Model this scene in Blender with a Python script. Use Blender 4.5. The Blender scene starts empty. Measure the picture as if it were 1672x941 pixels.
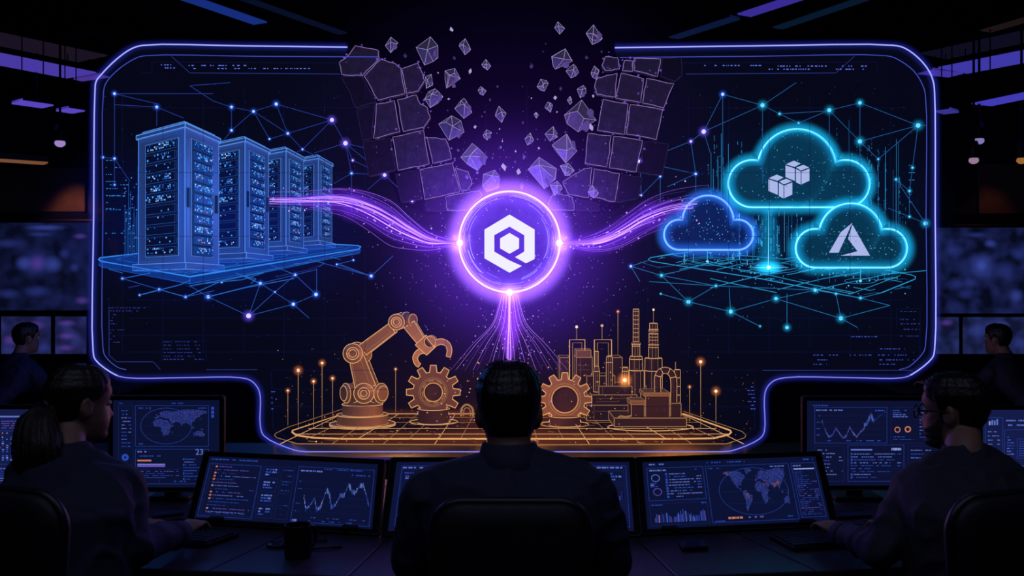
import bpy, bmesh, math, random
from mathutils import Vector, Matrix, noise

# ------------------------------------------------------------------ camera, world, exposure, large lights
SC = bpy.context.scene
COL = SC.collection
R = random.Random(11)
CAM_Z = 1.46
SC.view_settings.view_transform = 'Standard'
SC.view_settings.look = 'None'
SC.view_settings.exposure = 0.0
SC.view_settings.gamma = 1.0
SC.view_settings.use_curve_mapping = False
SC.cycles.transparent_max_bounces = 40
SC.cycles.max_bounces = 6
SC.cycles.use_denoising = True
SC.cycles.sample_clamp_indirect = 2.0
SC.cycles.volume_step_rate = 1.0

cam = bpy.data.cameras.new('camera')
cam.lens = 36.0
cam.sensor_width = 36.0
cam.clip_end = 60
cam.dof.use_dof = True
cam.dof.focus_distance = 5.2
cam.dof.aperture_fstop = 6.5
cam_o = bpy.data.objects.new('camera', cam)
COL.objects.link(cam_o)
cam_o.location = (0, 0, CAM_Z)
cam_o.rotation_euler = (math.pi / 2, 0, 0)
SC.camera = cam_o

def srgb(h):
    h = h.lstrip('#')
    v = [int(h[i:i + 2], 16) / 255 for i in (0, 2, 4)]
    return tuple(c / 12.92 if c <= 0.04045 else ((c + 0.055) / 1.055) ** 2.4 for c in v)

W = bpy.data.worlds.new('room_dark'); SC.world = W
W.use_nodes = True
W.node_tree.nodes['Background'].inputs[0].default_value = (0.12, 0.16, 0.45, 1)
W.node_tree.nodes['Background'].inputs[1].default_value = 0.006

def lamp(name, kind, loc, col, power, size=0.2, rot=None, spot=None):
    l = bpy.data.lights.new(name, kind)
    l.color = srgb(col); l.energy = power
    if kind == 'AREA':
        l.shape = 'RECTANGLE'; l.size, l.size_y = size
    else:
        l.shadow_soft_size = size
    if spot:
        l.spot_size = spot; l.spot_blend = 0.9
    o = bpy.data.objects.new(name, l); COL.objects.link(o)
    o.location = loc
    if rot: o.rotation_euler = rot
    return o

F = 1672.0
def P(px, py, d):
    return Vector(((px - 836) / F * d, d, CAM_Z - (py - 470.5) / F * d))
def Pz(px, py, z):
    return P(px, py, (z - CAM_Z) * F / (470.5 - py))

lamp('orb_light', 'POINT', P(832, 395, 4.45), 'b088ff', 22, 0.24)
lamp('stream_light', 'POINT', P(832, 560, 4.5), 'a050ff', 5, 0.15)
lamp('rack_light', 'POINT', P(250, 330, 5.0), '4a88ff', 12, 0.3)
lamp('rack_row_light', 'POINT', P(520, 330, 6.3), '4a88ff', 12, 0.3)
lamp('cloud_light', 'POINT', P(1300, 400, 5.0), '20c8ff', 3.5, 0.3)
lamp('factory_light', 'POINT', P(836, 640, 5.5), 'ffa050', 5, 0.2)
lamp('factory_side_light', 'POINT', P(1110, 640, 5.2), 'ff9a40', 4, 0.2)
lamp('robot_side_light', 'POINT', P(655, 600, 5.3), 'ffb070', 6, 0.12)
lamp('ceiling_wash', 'AREA', (0, 0.9, 4.1), '9096c0', 34, (5, 2))

# ------------------------------------------------------------------ materials
_M = {}
def _new(name):
    m = bpy.data.materials.new(name); m.use_nodes = True
    nt = m.node_tree; nt.nodes.clear()
    out = nt.nodes.new('ShaderNodeOutputMaterial')
    return m, nt, out
def N(nt, t, **kw):
    n = nt.nodes.new('ShaderNode' + t)
    for k, v in kw.items():
        if k[0] == 'i' and k[1:].isdigit():
            n.inputs[int(k[1:])].default_value = v
        else:
            setattr(n, k, v)
    return n
def em(hexc, s=1.0, light=False):
    key = ('em', hexc, s, light)
    if key in _M: return _M[key]
    m, nt, out = _new('glow_' + hexc)
    e = N(nt, 'Emission'); e.inputs[0].default_value = (*srgb(hexc), 1); e.inputs[1].default_value = s
    nt.links.new(e.outputs[0], out.inputs[0])
    m.cycles.emission_sampling = 'AUTO' if light else 'NONE'
    _M[key] = m
    return m
def aura(hexc, s, power=3.0):
    """bloom painted as see-through emission on a tube or shell, brightest through its middle"""
    key = ('aura', hexc, s, power)
    if key in _M: return _M[key]
    m, nt, out = _new('aura_' + hexc)
    lw = N(nt, 'LayerWeight'); lw.inputs[0].default_value = 0.5
    inv = N(nt, 'Math', operation='SUBTRACT'); inv.inputs[0].default_value = 1.0
    nt.links.new(lw.outputs['Facing'], inv.inputs[1])
    pw = N(nt, 'Math', operation='POWER'); nt.links.new(inv.outputs[0], pw.inputs[0]); pw.inputs[1].default_value = power
    mu = N(nt, 'Math', operation='MULTIPLY'); nt.links.new(pw.outputs[0], mu.inputs[0]); mu.inputs[1].default_value = s
    e = N(nt, 'Emission'); e.inputs[0].default_value = (*srgb(hexc), 1)
    nt.links.new(mu.outputs[0], e.inputs[1])
    t = N(nt, 'BsdfTransparent'); a = N(nt, 'AddShader')
    nt.links.new(e.outputs[0], a.inputs[0]); nt.links.new(t.outputs[0], a.inputs[1])
    nt.links.new(a.outputs[0], out.inputs[0])
    m.cycles.emission_sampling = 'NONE'
    _M[key] = m
    return m
def veil(name, emit, es, tint=(1, 1, 1), rim=None, rims=0.0, rimp=2.0, grain=0.0):
    """see-through luminous skin; rim = brighter colour at grazing angles"""
    m, nt, out = _new(name)
    t = N(nt, 'BsdfTransparent'); t.inputs[0].default_value = (*tint, 1)
    e = N(nt, 'Emission'); e.inputs[0].default_value = (*srgb(emit), 1); e.inputs[1].default_value = es
    if grain:
        tc = N(nt, 'TexCoord'); nz = N(nt, 'TexNoise'); nz.inputs['Scale'].default_value = 9; nz.inputs['Detail'].default_value = 5
        nt.links.new(tc.outputs['Object'], nz.inputs['Vector'])
        mr = N(nt, 'MapRange'); mr.inputs[1].default_value = .35; mr.inputs[2].default_value = .7
        mr.inputs[3].default_value = es * (1 - grain); mr.inputs[4].default_value = es * (1 + grain)
        nt.links.new(nz.outputs[0], mr.inputs[0]); nt.links.new(mr.outputs[0], e.inputs[1])
    a = N(nt, 'AddShader'); nt.links.new(t.outputs[0], a.inputs[0]); nt.links.new(e.outputs[0], a.inputs[1])
    last = a
    if rim:
        lw = N(nt, 'LayerWeight'); lw.inputs[0].default_value = 0.5
        pw = N(nt, 'Math', operation='POWER'); nt.links.new(lw.outputs['Facing'], pw.inputs[0]); pw.inputs[1].default_value = rimp
        mu = N(nt, 'Math', operation='MULTIPLY'); nt.links.new(pw.outputs[0], mu.inputs[0]); mu.inputs[1].default_value = rims
        e2 = N(nt, 'Emission'); e2.inputs[0].default_value = (*srgb(rim), 1); nt.links.new(mu.outputs[0], e2.inputs[1])
        a2 = N(nt, 'AddShader'); nt.links.new(a.outputs[0], a2.inputs[0]); nt.links.new(e2.outputs[0], a2.inputs[1]); last = a2
    nt.links.new(last.outputs[0], out.inputs[0])
    m.cycles.emission_sampling = 'NONE'
    return m
def solid(name, hexc, rough=0.6, metal=0.0, emit=None, es=0.0, bump=0.0, bscale=40.0, var=0.0, spec=0.5):
    m, nt, out = _new(name)
    b = N(nt, 'BsdfPrincipled')
    b.inputs['Base Color'].default_value = (*srgb(hexc), 1)
    b.inputs['Roughness'].default_value = rough; b.inputs['Metallic'].default_value = metal
    b.inputs['Specular IOR Level'].default_value = spec
    if emit:
        b.inputs['Emission Color'].default_value = (*srgb(emit), 1); b.inputs['Emission Strength'].default_value = es
    if bump or var:
        tc = N(nt, 'TexCoord'); nz = N(nt, 'TexNoise'); nz.inputs['Scale'].default_value = bscale; nz.inputs['Detail'].default_value = 6
        nt.links.new(tc.outputs['Object'], nz.inputs['Vector'])
        if bump:
            bp = N(nt, 'Bump'); bp.inputs['Strength'].default_value = bump; bp.inputs['Distance'].default_value = 0.01
            nt.links.new(nz.outputs[0], bp.inputs['Height']); nt.links.new(bp.outputs[0], b.inputs['Normal'])
        if var:
            mx = N(nt, 'MixRGB', blend_type='MULTIPLY'); mx.inputs[0].default_value = var
            mx.inputs[1].default_value = (*srgb(hexc), 1)
            cr = N(nt, 'MapRange'); cr.inputs[1].default_value = .3; cr.inputs[2].default_value = .7
            cr.inputs[3].default_value = .2; cr.inputs[4].default_value = 1.2
            nt.links.new(nz.outputs[0], cr.inputs[0]); nt.links.new(cr.outputs[0], mx.inputs[2])
            nt.links.new(mx.outputs[0], b.inputs['Base Color'])
    nt.links.new(b.outputs[0], out.inputs[0])
    m.cycles.emission_sampling = 'NONE'
    return m
def bloom_volume(name, hexc, strength, scale=(1, 1, 1), power=2.0):
    """bloom built as an emission volume, densest at the middle of the object's own unit ball"""
    m, nt, out = _new(name)
    tc = N(nt, 'TexCoord')
    mp = N(nt, 'Mapping'); mp.inputs['Scale'].default_value = tuple(1 / s for s in scale)
    nt.links.new(tc.outputs['Object'], mp.inputs[0])
    ln = N(nt, 'VectorMath', operation='LENGTH'); nt.links.new(mp.outputs[0], ln.inputs[0])
    mr = N(nt, 'MapRange'); mr.clamp = True
    mr.inputs[1].default_value = 0; mr.inputs[2].default_value = 1; mr.inputs[3].default_value = 1; mr.inputs[4].default_value = 0
    nt.links.new(ln.outputs['Value'], mr.inputs[0])
    pw = N(nt, 'Math', operation='POWER'); nt.links.new(mr.outputs[0], pw.inputs[0]); pw.inputs[1].default_value = power
    mu = N(nt, 'Math', operation='MULTIPLY'); nt.links.new(pw.outputs[0], mu.inputs[0]); mu.inputs[1].default_value = strength
    e = N(nt, 'Emission'); e.inputs[0].default_value = (*srgb(hexc), 1); nt.links.new(mu.outputs[0], e.inputs[1])
    nt.links.new(e.outputs[0], out.inputs['Volume'])
    return m

# ------------------------------------------------------------------ mesh building
class MB:
    def __init__(s): s.v = []; s.f = []; s.m = []
    def add(s, vs, fs, m=0):
        o = len(s.v); s.v += [Vector(v) for v in vs]
        for f in fs: s.f.append(tuple(i + o for i in f)); s.m.append(m)
        return o
    def quad(s, a, b, c, d, m=0): s.add([a, b, c, d], [(0, 1, 2, 3)], m)
    def hexa(s, p, m=0):
        s.add(p, [(3, 2, 1, 0), (4, 5, 6, 7), (0, 1, 5, 4), (1, 2, 6, 5), (2, 3, 7, 6), (3, 0, 4, 7)], m)
    def box(s, c, sz, m=0, rot=None):
        x, y, z = (k / 2 for k in sz); c = Vector(c)
        p = [Vector(q) for q in ((-x, -y, -z), (x, -y, -z), (x, y, -z), (-x, y, -z), (-x, -y, z), (x, -y, z), (x, y, z), (-x, y, z))]
        if rot is not None: p = [rot @ q for q in p]
        s.hexa([c + q for q in p], m)
    def prism(s, poly, ext, m=0):
        n = len(poly); poly = [Vector(p) for p in poly]; ext = Vector(ext)
        s.add(poly + [p + ext for p in poly],
              [tuple(range(n))[::-1], tuple(range(n, 2 * n))] + [(i, (i + 1) % n, n + (i + 1) % n, n + i) for i in range(n)], m)
    def tube(s, pts, r, n=5, m=0, closed=False, rads=None, caps=True):
        pts = [Vector(p) for p in pts]; k = len(pts)
        if k < 2: return
        base = len(s.v); prev = None; rings = []
        for i, p in enumerate(pts):
            if closed: t = pts[(i + 1) % k] - pts[i - 1]
            else: t = pts[min(i + 1, k - 1)] - pts[max(i - 1, 0)]
            if t.length < 1e-9: t = Vector((0, 0, 1))
            t.normalize()
            if prev is None:
                a = Vector((0, 0, 1)) if abs(t.z) < .9 else Vector((1, 0, 0))
                u = t.cross(a).normalized()
            else:
                u = prev - t * prev.dot(t)
                if u.length < 1e-6: u = t.cross(Vector((0, 0, 1)))
                u.normalize()
            prev = u; w = t.cross(u); rr = rads[i] if rads else r
            for j in range(n):
                a = 2 * math.pi * j / n
                s.v.append(p + (u * math.cos(a) + w * math.sin(a)) * rr)
        for i in range(k if closed else k - 1):
            i2 = (i + 1) % k
            for j in range(n):
                j2 = (j + 1) % n
                s.f.append((base + i * n + j, base + i * n + j2, base + i2 * n + j2, base + i2 * n + j)); s.m.append(m)
        if not closed and caps:
            s.f.append(tuple(base + j for j in range(n))[::-1]); s.m.append(m)
            s.f.append(tuple(base + (k - 1) * n + j for j in range(n))); s.m.append(m)
    def lathe(s, org, axis, prof, n=24, m=0):
        org = Vector(org); t = Vector(axis).normalized()
        a = Vector((0, 0, 1)) if abs(t.z) < .9 else Vector((1, 0, 0))
        u = t.cross(a).normalized(); w = t.cross(u)
        rings = [[org + t * h + (u * math.cos(2 * math.pi * j / n) + w * math.sin(2 * math.pi * j / n)) * r for j in range(n)] for r, h in prof]
        s.loft(rings, m)
    def loft(s, rings, m=0, caps=True):
        n = len(rings[0]); base = len(s.v)
        for r in rings: s.v += [Vector(q) for q in r]
        for i in range(len(rings) - 1):
            for j in range(n):
                j2 = (j + 1) % n
                s.f.append((base + i * n + j, base + i * n + j2, base + (i + 1) * n + j2, base + (i + 1) * n + j)); s.m.append(m)
        if caps:
            s.f.append(tuple(base + j for j in range(n))[::-1]); s.m.append(m)
            s.f.append(tuple(base + (len(rings) - 1) * n + j for j in range(n))); s.m.append(m)
    def ball(s, c, r, seg=12, ring=8, m=0, sc=(1, 1, 1), rot=None):
        c = Vector(c); vs = []
        for i in range(ring + 1):
            ph = math.pi * i / ring
            for j in range(seg):
                a = 2 * math.pi * j / seg
                q = Vector((math.sin(ph) * math.cos(a) * r * sc[0], math.sin(ph) * math.sin(a) * r * sc[1], math.cos(ph) * r * sc[2]))
                if rot is not None: q = rot @ q
                vs.append(c + q)
        s.add(vs, [(i * seg + j, (i + 1) * seg + j, (i + 1) * seg + (j + 1) % seg, i * seg + (j + 1) % seg) for i in range(ring) for j in range(seg)], m)
    def octa(s, c, r, m=0):
        c = Vector(c)
        s.add([c + Vector(q) * r for q in ((1, 0, 0), (-1, 0, 0), (0, 1, 0), (0, -1, 0), (0, 0, 1), (0, 0, -1))],
              [(0, 2, 4), (2, 1, 4), (1, 3, 4), (3, 0, 4), (2, 0, 5), (1, 2, 5), (3, 1, 5), (0, 3, 5)], m)
    def outline(s, r, m=1, ang=35, start=0, n=4):
        """glowing line along every crisp edge of the faces added since start"""
        ed = {}
        def nrm(f):
            q = Vector((0, 0, 0))
            for i in range(len(f)):
                a, b = s.v[f[i]], s.v[f[(i + 1) % len(f)]]
                q += Vector(((a.y - b.y) * (a.z + b.z), (a.z - b.z) * (a.x + b.x), (a.x - b.x) * (a.y + b.y)))
            return q.normalized() if q.length > 1e-12 else q
        for f in s.f[start:]:
            q = nrm(f)
            for i in range(len(f)):
                ed.setdefault(tuple(sorted((f[i], f[(i + 1) % len(f)]))), []).append(q)
        lim = math.cos(math.radians(ang))
        for (a, b), ns in ed.items():
            if len(ns) < 2 or ns[0].dot(ns[1]) < lim:
                s.tube([s.v[a], s.v[b]], r, n, m, caps=False)
        return s

def wloc(o):
    v = Vector((0, 0, 0))
    while o: v += o.location; o = o.parent
    return v
def build(mb, name, mats, parent=None, smooth=False, loc=None, parts_smooth=None):
    me = bpy.data.meshes.new(name)
    org = wloc(parent) if parent else Vector((0, 0, 0))
    if loc is not None: org = Vector(loc) if not parent else org
    me.from_pydata([v - org for v in mb.v], [], mb.f)
    for m in (mats if isinstance(mats, (list, tuple)) else [mats]): me.materials.append(m)
    me.polygons.foreach_set('material_index', mb.m)
    if smooth: me.polygons.foreach_set('use_smooth', [True] * len(mb.f))
    me.update()
    o = bpy.data.objects.new(name, me); COL.objects.link(o)
    if parent: o.parent = parent
    elif loc is not None: o.location = Vector(loc)
    return o
def fix_normals(o):
    bm = bmesh.new(); bm.from_mesh(o.data); bmesh.ops.recalc_face_normals(bm, faces=bm.faces); bm.to_mesh(o.data); bm.free(); return o
def bevel(o, w, seg=2, ang=40):
    md = o.modifiers.new('soft_edges', 'BEVEL'); md.width = w; md.segments = seg; md.limit_method = 'ANGLE'; md.angle_limit = math.radians(ang); return o
def tag(o, label=None, cat=None, group=None, kind=None):
    if label: o['label'] = label
    if cat: o['category'] = cat
    if group: o['group'] = group
    if kind: o['kind'] = kind
    return o
def thing(name, label, cat, loc=(0, 0, 0), group=None, kind=None):
    o = bpy.data.objects.new(name, None); COL.objects.link(o); o.location = Vector(loc); o.empty_display_size = .1
    return tag(o, label, cat, group, kind)
def dup(root, loc, label, group=None):
    r = root.copy(); COL.objects.link(r); r.location = Vector(loc); r['label'] = label
    if group: r['group'] = group
    def kids(a, b):
        for ch in [c for c in bpy.data.objects if c.parent == a]:
            c = ch.copy(); COL.objects.link(c); c.parent = b
            kids(ch, c)
    kids(root, r)
    return r
def fuse(mb, voxel, smooth=4, sub=False):
    """closed shells that overlap -> one continuous skin (vertices, faces)"""
    me = bpy.data.meshes.new('tmp'); me.from_pydata(mb.v, [], mb.f)
    bm = bmesh.new(); bm.from_mesh(me); bmesh.ops.recalc_face_normals(bm, faces=bm.faces); bm.to_mesh(me); bm.free()
    o = bpy.data.objects.new('tmp', me); COL.objects.link(o)
    a = o.modifiers.new('r', 'REMESH'); a.mode = 'VOXEL'; a.voxel_size = voxel; a.use_smooth_shade = True
    if smooth:
        b = o.modifiers.new('s', 'SMOOTH'); b.factor = .5; b.iterations = smooth
    dg = bpy.context.evaluated_depsgraph_get()
    ev = bpy.data.meshes.new_from_object(o.evaluated_get(dg))
    out = MB(); out.v = [v.co.copy() for v in ev.vertices]; out.f = [tuple(p.vertices) for p in ev.polygons]; out.m = [0] * len(out.f)
    bpy.data.objects.remove(o); bpy.data.meshes.remove(me); bpy.data.meshes.remove(ev)
    return out
def smoothline(pts, k=6):
    """Catmull-Rom through the points"""
    pts = [Vector(p) for p in pts]; out = []
    tt = lambda a, c: max((c - a).length, 1e-6) ** .5
    for i in range(len(pts) - 1):
        p1 = pts[i]; p2 = pts[i + 1]
        p0 = pts[i - 1] if i else p1 * 2 - p2; p3 = pts[i + 2] if i + 2 < len(pts) else p2 * 2 - p1
        t1 = tt(p0, p1); t2 = t1 + tt(p1, p2); t3 = t2 + tt(p2, p3)
        for j in range(k):
            t = t1 + (t2 - t1) * j / k
            a1 = p0 * ((t1 - t) / t1) + p1 * (t / t1); a2 = p1 * ((t2 - t) / (t2 - t1)) + p2 * ((t - t1) / (t2 - t1)); a3 = p2 * ((t3 - t) / (t3 - t2)) + p3 * ((t - t2) / (t3 - t2))
            b1 = a1 * ((t2 - t) / t2) + a2 * (t / t2); b2 = a2 * ((t3 - t) / (t3 - t1)) + a3 * ((t - t1) / (t3 - t1))
            out.append(b1 * ((t2 - t) / (t2 - t1)) + b2 * ((t - t1) / (t2 - t1)))
    out.append(pts[-1]); return out

# ================================================================== THE ROOM
m_wall = solid('dark_wall_paint', '1a1c2a', .8, bump=.1, bscale=8)
m_floor = solid('dark_floor', '14161f', .35, bump=.05, bscale=30)
m_ceil = solid('black_ceiling', '0c0e16', .9)
m_steel = solid('dark_steel', '1a1d28', .5, .6)
m_black = solid('black_plastic', '0a0b10', .45)
YB = 12.0
def struct(name, mb, m):
    o = build(mb, name, m); o['kind'] = 'structure'; return o
b = MB(); b.box((0, 5, -.05), (15, 15, .1)); struct('floor', b, m_floor)
b = MB(); b.box((0, 5, 4.35), (15, 15, .1)); struct('ceiling', b, m_ceil)
b = MB(); b.box((0, YB + .1, 2.15), (15, .2, 4.4)); struct('wall_back', b, m_wall)
b = MB(); b.box((-7.4, 5, 2.15), (.2, 15, 4.4)); struct('wall_left', b, m_wall)
b = MB(); b.box((7.4, 5, 2.15), (.2, 15, 4.4)); struct('wall_right', b, m_wall)
b = MB(); b.box((0, -2.4, 2.15), (15, .2, 4.4)); struct('wall_rear', b, m_wall)
k = 1
for yy in (6.4, 8.2, 10.2):
    b = MB(); b.box((0, yy, 4.15), (14.6, .18, .3)); struct('trim_%d' % k, b, m_steel); k += 1
for xx in (-5.6, -3.4, 3.4, 5.6):
    b = MB(); b.box((xx, 5, 4.2), (.14, 13, .2)); struct('trim_%d' % k, b, m_steel); k += 1
for xx in (-4.15, 4.15):       # slim posts on the back wall
    b = MB(); b.box((xx * 1.08, YB - .06, 2.1), (.16, .12, 4.2)); struct('trim_%d' % k, b, m_steel); k += 1
b = MB(); b.box((0, YB - .05, 2.28), (14.6, .1, .1)); struct('trim_%d' % k, b, m_steel)

# hanging linear lights under the ceiling
def strip(px1, py1, px2, py2, z, w, col, s, label, lit=False):
    a, c = Pz(px1, py1, z), Pz(px2, py2, z)
    mid = (a + c) / 2
    t = thing('linear_ceiling_light', label, 'ceiling light', mid, 'slim hanging strip lights')
    d = (c - a); n = d.normalized(); side = Vector((-n.y, n.x, 0))
    hb = MB()
    hb.hexa([a - side * (w / 2 + .012) + Vector((0, 0, .012)), c - side * (w / 2 + .012) + Vector((0, 0, .012)), c + side * (w / 2 + .012) + Vector((0, 0, .012)), a + side * (w / 2 + .012) + Vector((0, 0, .012)),
             a - side * (w / 2 + .012) + Vector((0, 0, .07)), c - side * (w / 2 + .012) + Vector((0, 0, .07)), c + side * (w / 2 + .012) + Vector((0, 0, .07)), a + side * (w / 2 + .012) + Vector((0, 0, .07))])
    build(hb, 'housing', m_black, t)
    eb = MB()
    eb.hexa([a - side * w / 2, c - side * w / 2, c + side * w / 2, a + side * w / 2] + [q + Vector((0, 0, .03)) for q in (a - side * w / 2, c - side * w / 2, c + side * w / 2, a + side * w / 2)])
    build(eb, 'diffuser', em(col, s), t)
    for f in (.15, .85):
        q = a + d * f
        wb = MB(); wb.tube([q + Vector((0, 0, .07)), Vector((q.x, q.y, 4.3))], .006); build(wb, 'hanger', m_black, t)
strip(-30, 92, 133, 124, 3.7, .50, '5a48c8', .62, 'broad violet strip light, brightest one at upper left beside the display')
strip(142, 127, 156, 130, 3.7, .42, '6a4ad0', .45, 'violet strip stub just left of the display frame, past the broad left one')
strip(-30, 60, 150, 97, 3.9, .55, '30243c', .35, 'dim mauve strip light, above the broad violet one at upper left')
strip(28, 168, 78, 175, 3.2, .22, '6a50e0', .7, 'short violet strip light under the broad left one')
strip(102, 180, 128, 184, 3.2, .22, '6a50e0', .7, 'very short violet strip light, beside the display edge on the left')
strip(-30, 261, 75, 268, 2.75, .2, 'a06848', .5, 'warm amber strip light over the left wall screens')
strip(1524, 124, 1548, 118, 3.7, .42, '5a48d8', .5, 'violet strip stub just right of the display frame')
strip(1556, 116, 1700, 88, 3.7, .5, '4e48d0', .6, 'broad violet strip light, brightest one at upper right beside the display')
strip(1527, 93, 1700, 56, 3.9, .5, '1c1c38', .35, 'dim grey strip light, above the broad violet one at upper right')
strip(1603, 172, 1700, 152, 3.2, .25, '5048d8', .65, 'violet strip light second below the broad right one')
strip(1534, 185, 1558, 182, 3.2, .22, '4c48c0', .5, 'very short violet strip light, beside the display edge on the right')
strip(300, -4, 425, 39, 3.9, .16, '2040a8', .5, 'blue strip light running off the top left of the picture')
strip(390, -4, 560, 56, 3.9, .10, '101838', .5, 'faint slate blue strip light near the top, right of the blue one')
strip(1215, 26, 1310, -5, 3.9, .16, '4838b8', .6, 'violet strip light running off the top right of the picture')
strip(1100, 63, 1200, 31, 3.9, .12, '142450', .5, 'faint blue strip light above the right end of the broken top edge')
strip(1270, 47, 1420, -4, 3.9, .12, '0e2440', .5, 'faint teal strip light at the top, right of the violet one')
strip(1610, 52, 1700, 26, 3.9, .14, '2a1e20', .5, 'faint brown strip light in the top right corner')

# small ceiling spots
def spot(px, py, z, r, col, s, label):
    p = Pz(px, py, z)
    t = thing('ceiling_spot', label, 'ceiling spot', p, 'small round spots')
    hb = MB(); hb.lathe(p + Vector((0, 0, .02)), (0, 0, 1), [(r * 1.15, 0), (r * 1.2, .1), (r * .7, .16)], 16); build(hb, 'housing', m_black, t)
    lb = MB(); lb.ball(p, r, 14, 8, sc=(1, 1, .75)); build(lb, 'lens', em(col, s), t, True)
    wb = MB(); wb.tube([p + Vector((0, 0, .17)), Vector((p.x, p.y, 4.3))], .012); build(wb, 'stem', m_black, t)
spot(98, 234, 2.85, .05, 'b090d8', .8, 'round mauve spot light left of the display frame')
spot(1599, 230, 2.85, .045, '9088c8', .75, 'upper of two round mauve spots right of the display')
spot(1590, 262, 2.65, .045, 'a888a8', .75, 'lower of two round mauve spots right of the display')
spot(1668, 262, 2.65, .045, 'b07838', .7, 'warm orange round spot at the right edge of the picture')
for q0, q1, lab in (((-40, 274), (140, 352), 'brown board added to catch the amber spot, above the left wall screens'), ((1597, 268), (1720, 360), 'dim brown board added for the amber wash above the right wall screens')):
    a, c = P(*q0, YB - .03), P(*q1, YB - .03)
    t = thing('added_wash_panel', lab, 'added wash panel', ((a.x + c.x) / 2, YB - .02, c.z))  # lighter board added so the amber wash shows on the dark wall
    b = MB(); b.box(((a.x + c.x) / 2, YB - .03, (a.z + c.z) / 2), (c.x - a.x, .05, a.z - c.z)); bevel(build(b, 'added_board', solid('added_panel_brown', '6a5648', .8, bump=.1, bscale=5, var=.5), t), .01)
    b = MB(); b.box(((a.x + c.x) / 2, YB - .06, c.z + .02), (c.x - a.x, .04, .05)); build(b, 'ledge', m_steel, t)
for px_, e_ in ((100, 18), (1640, 2.5)):
    lamp('amber_wall_wash', 'SPOT', P(px_, 255, 11.55), 'ff9860', e_, .05, (math.radians(20), 0, 0), 1.2)

# big video wall screens far behind the display
def screen_pic(name, c1, c2, scale, seed, s, spots=()):
    """soft out-of-date picture on a video screen: drifting noise and a few bright patches (x, z, rx, rz, colour, strength)"""
    m, nt, out = _new(name)
    tc = N(nt, 'TexCoord'); mp = N(nt, 'Mapping'); mp.inputs['Location'].default_value = (seed, seed * .7, seed * .3)
    nt.links.new(tc.outputs['Object'], mp.inputs[0])
    nz = N(nt, 'TexNoise'); nz.inputs['Scale'].default_value = scale; nz.inputs['Detail'].default_value = 1.6
    nt.links.new(mp.outputs[0], nz.inputs['Vector'])
    cr = N(nt, 'ValToRGB'); cr.color_ramp.elements[0].position = .36; cr.color_ramp.elements[1].position = .74
    cr.color_ramp.elements[0].color = (*srgb(c1), 1); cr.color_ramp.elements[1].color = (*srgb(c2), 1)
    nt.links.new(nz.outputs[0], cr.inputs[0])
    last = cr.outputs[0]
    for (x, z, rx, rz, col, k) in spots:
        m2 = N(nt, 'Mapping', vector_type='TEXTURE'); m2.inputs['Location'].default_value = (x, 0, z); m2.inputs['Scale'].default_value = (rx, 10, rz)
        nt.links.new(tc.outputs['Object'], m2.inputs[0])
        ln = N(nt, 'VectorMath', operation='LENGTH'); nt.links.new(m2.outputs[0], ln.inputs[0])
        mr = N(nt, 'MapRange', interpolation_type='SMOOTHSTEP'); mr.inputs[1].default_value = 0; mr.inputs[2].default_value = 1; mr.inputs[3].default_value = k; mr.inputs[4].default_value = 0
        nt.links.new(ln.outputs['Value'], mr.inputs[0])
        mx = N(nt, 'MixRGB', blend_type='MIX'); nt.links.new(mr.outputs[0], mx.inputs[0]); nt.links.new(last, mx.inputs[1]); mx.inputs[2].default_value = (*srgb(col), 1); last = mx.outputs[0]
    e = N(nt, 'Emission'); e.inputs[1].default_value = s; nt.links.new(last, e.inputs[0])
    nt.links.new(e.outputs[0], out.inputs[0]); m.cycles.emission_sampling = 'NONE'
    return m
def wall_screen(px0, py0, px1, py1, label, pic, blobs=(), d=YB - .2):
    a, c = P(px0, py0, d), P(px1, py1, d)
    mid = (a + c) / 2
    t = thing('wall_screen', label, 'screen', (mid.x, d + .1, mid.z), 'video wall screens')
    b = MB(); b.box((mid.x, d + .075, mid.z), (abs(c.x - a.x) + .09, .15, abs(a.z - c.z) + .09)); bevel(build(b, 'bezel', m_black, t), .02)
    k = d / F
    spots = []
    for (x, y, rx, ry, cm) in blobs:
        q = P(x, y, d); spots.append((q.x - mid.x, q.z - mid.z, rx * k * 1.25, ry * k * 1.25, ('3c4cb0', '6a48b8', '4c60d0')[cm], (.38, .55, .5)[cm]))
    b = MB(); b.box((mid.x, d - .005, mid.z), (abs(c.x - a.x), .02, abs(a.z - c.z))); build(b, 'display', screen_pic(*pic, spots), t)
sp1 = ('wall_picture', '0b0f26', '1c2458', 5.2, 3, 0.66)
sp2 = ('wall_picture_violet', '1c1f48', '343880', 5.0, 9, 0.70)
sp3 = ('wall_picture_blue', '0b0f26', '242e6c', 5.4, 17, 0.66)
sp4 = ('wall_picture_low', '151a3a', '2f3a7c', 5.4, 29, 0.70)
wall_screen(-60, 364, 147, 507, 'large dim blue video screen on the back wall, left of the display', sp1,
            [(62, 433, 34, 24, 0), (40, 430, 14, 12, 2), (88, 432, 16, 14, 2), (62, 430, 15, 14, 1), (76, 372, 32, 5, 2), (66, 383, 22, 4, 0), (135, 491, 12, 7, 1), (132, 386, 12, 5, 1), (62, 476, 26, 10, 0), (12, 398, 26, 8, 0), (15, 480, 22, 9, 0), (122, 437, 8, 8, 0), (106, 415, 10, 9, 0)])
wall_screen(3, 517, 83, 578, 'small violet screen behind the far left seated man', sp2, [(18, 556, 14, 9, 1), (60, 532, 16, 8, 1), (72, 568, 12, 7, 0)])
wall_screen(91, 517, 141, 578, 'small violet screen beside the left edge of the display', sp2, [(110, 528, 16, 6, 1), (110, 549, 16, 6, 1), (108, 568, 14, 6, 1)])
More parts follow.
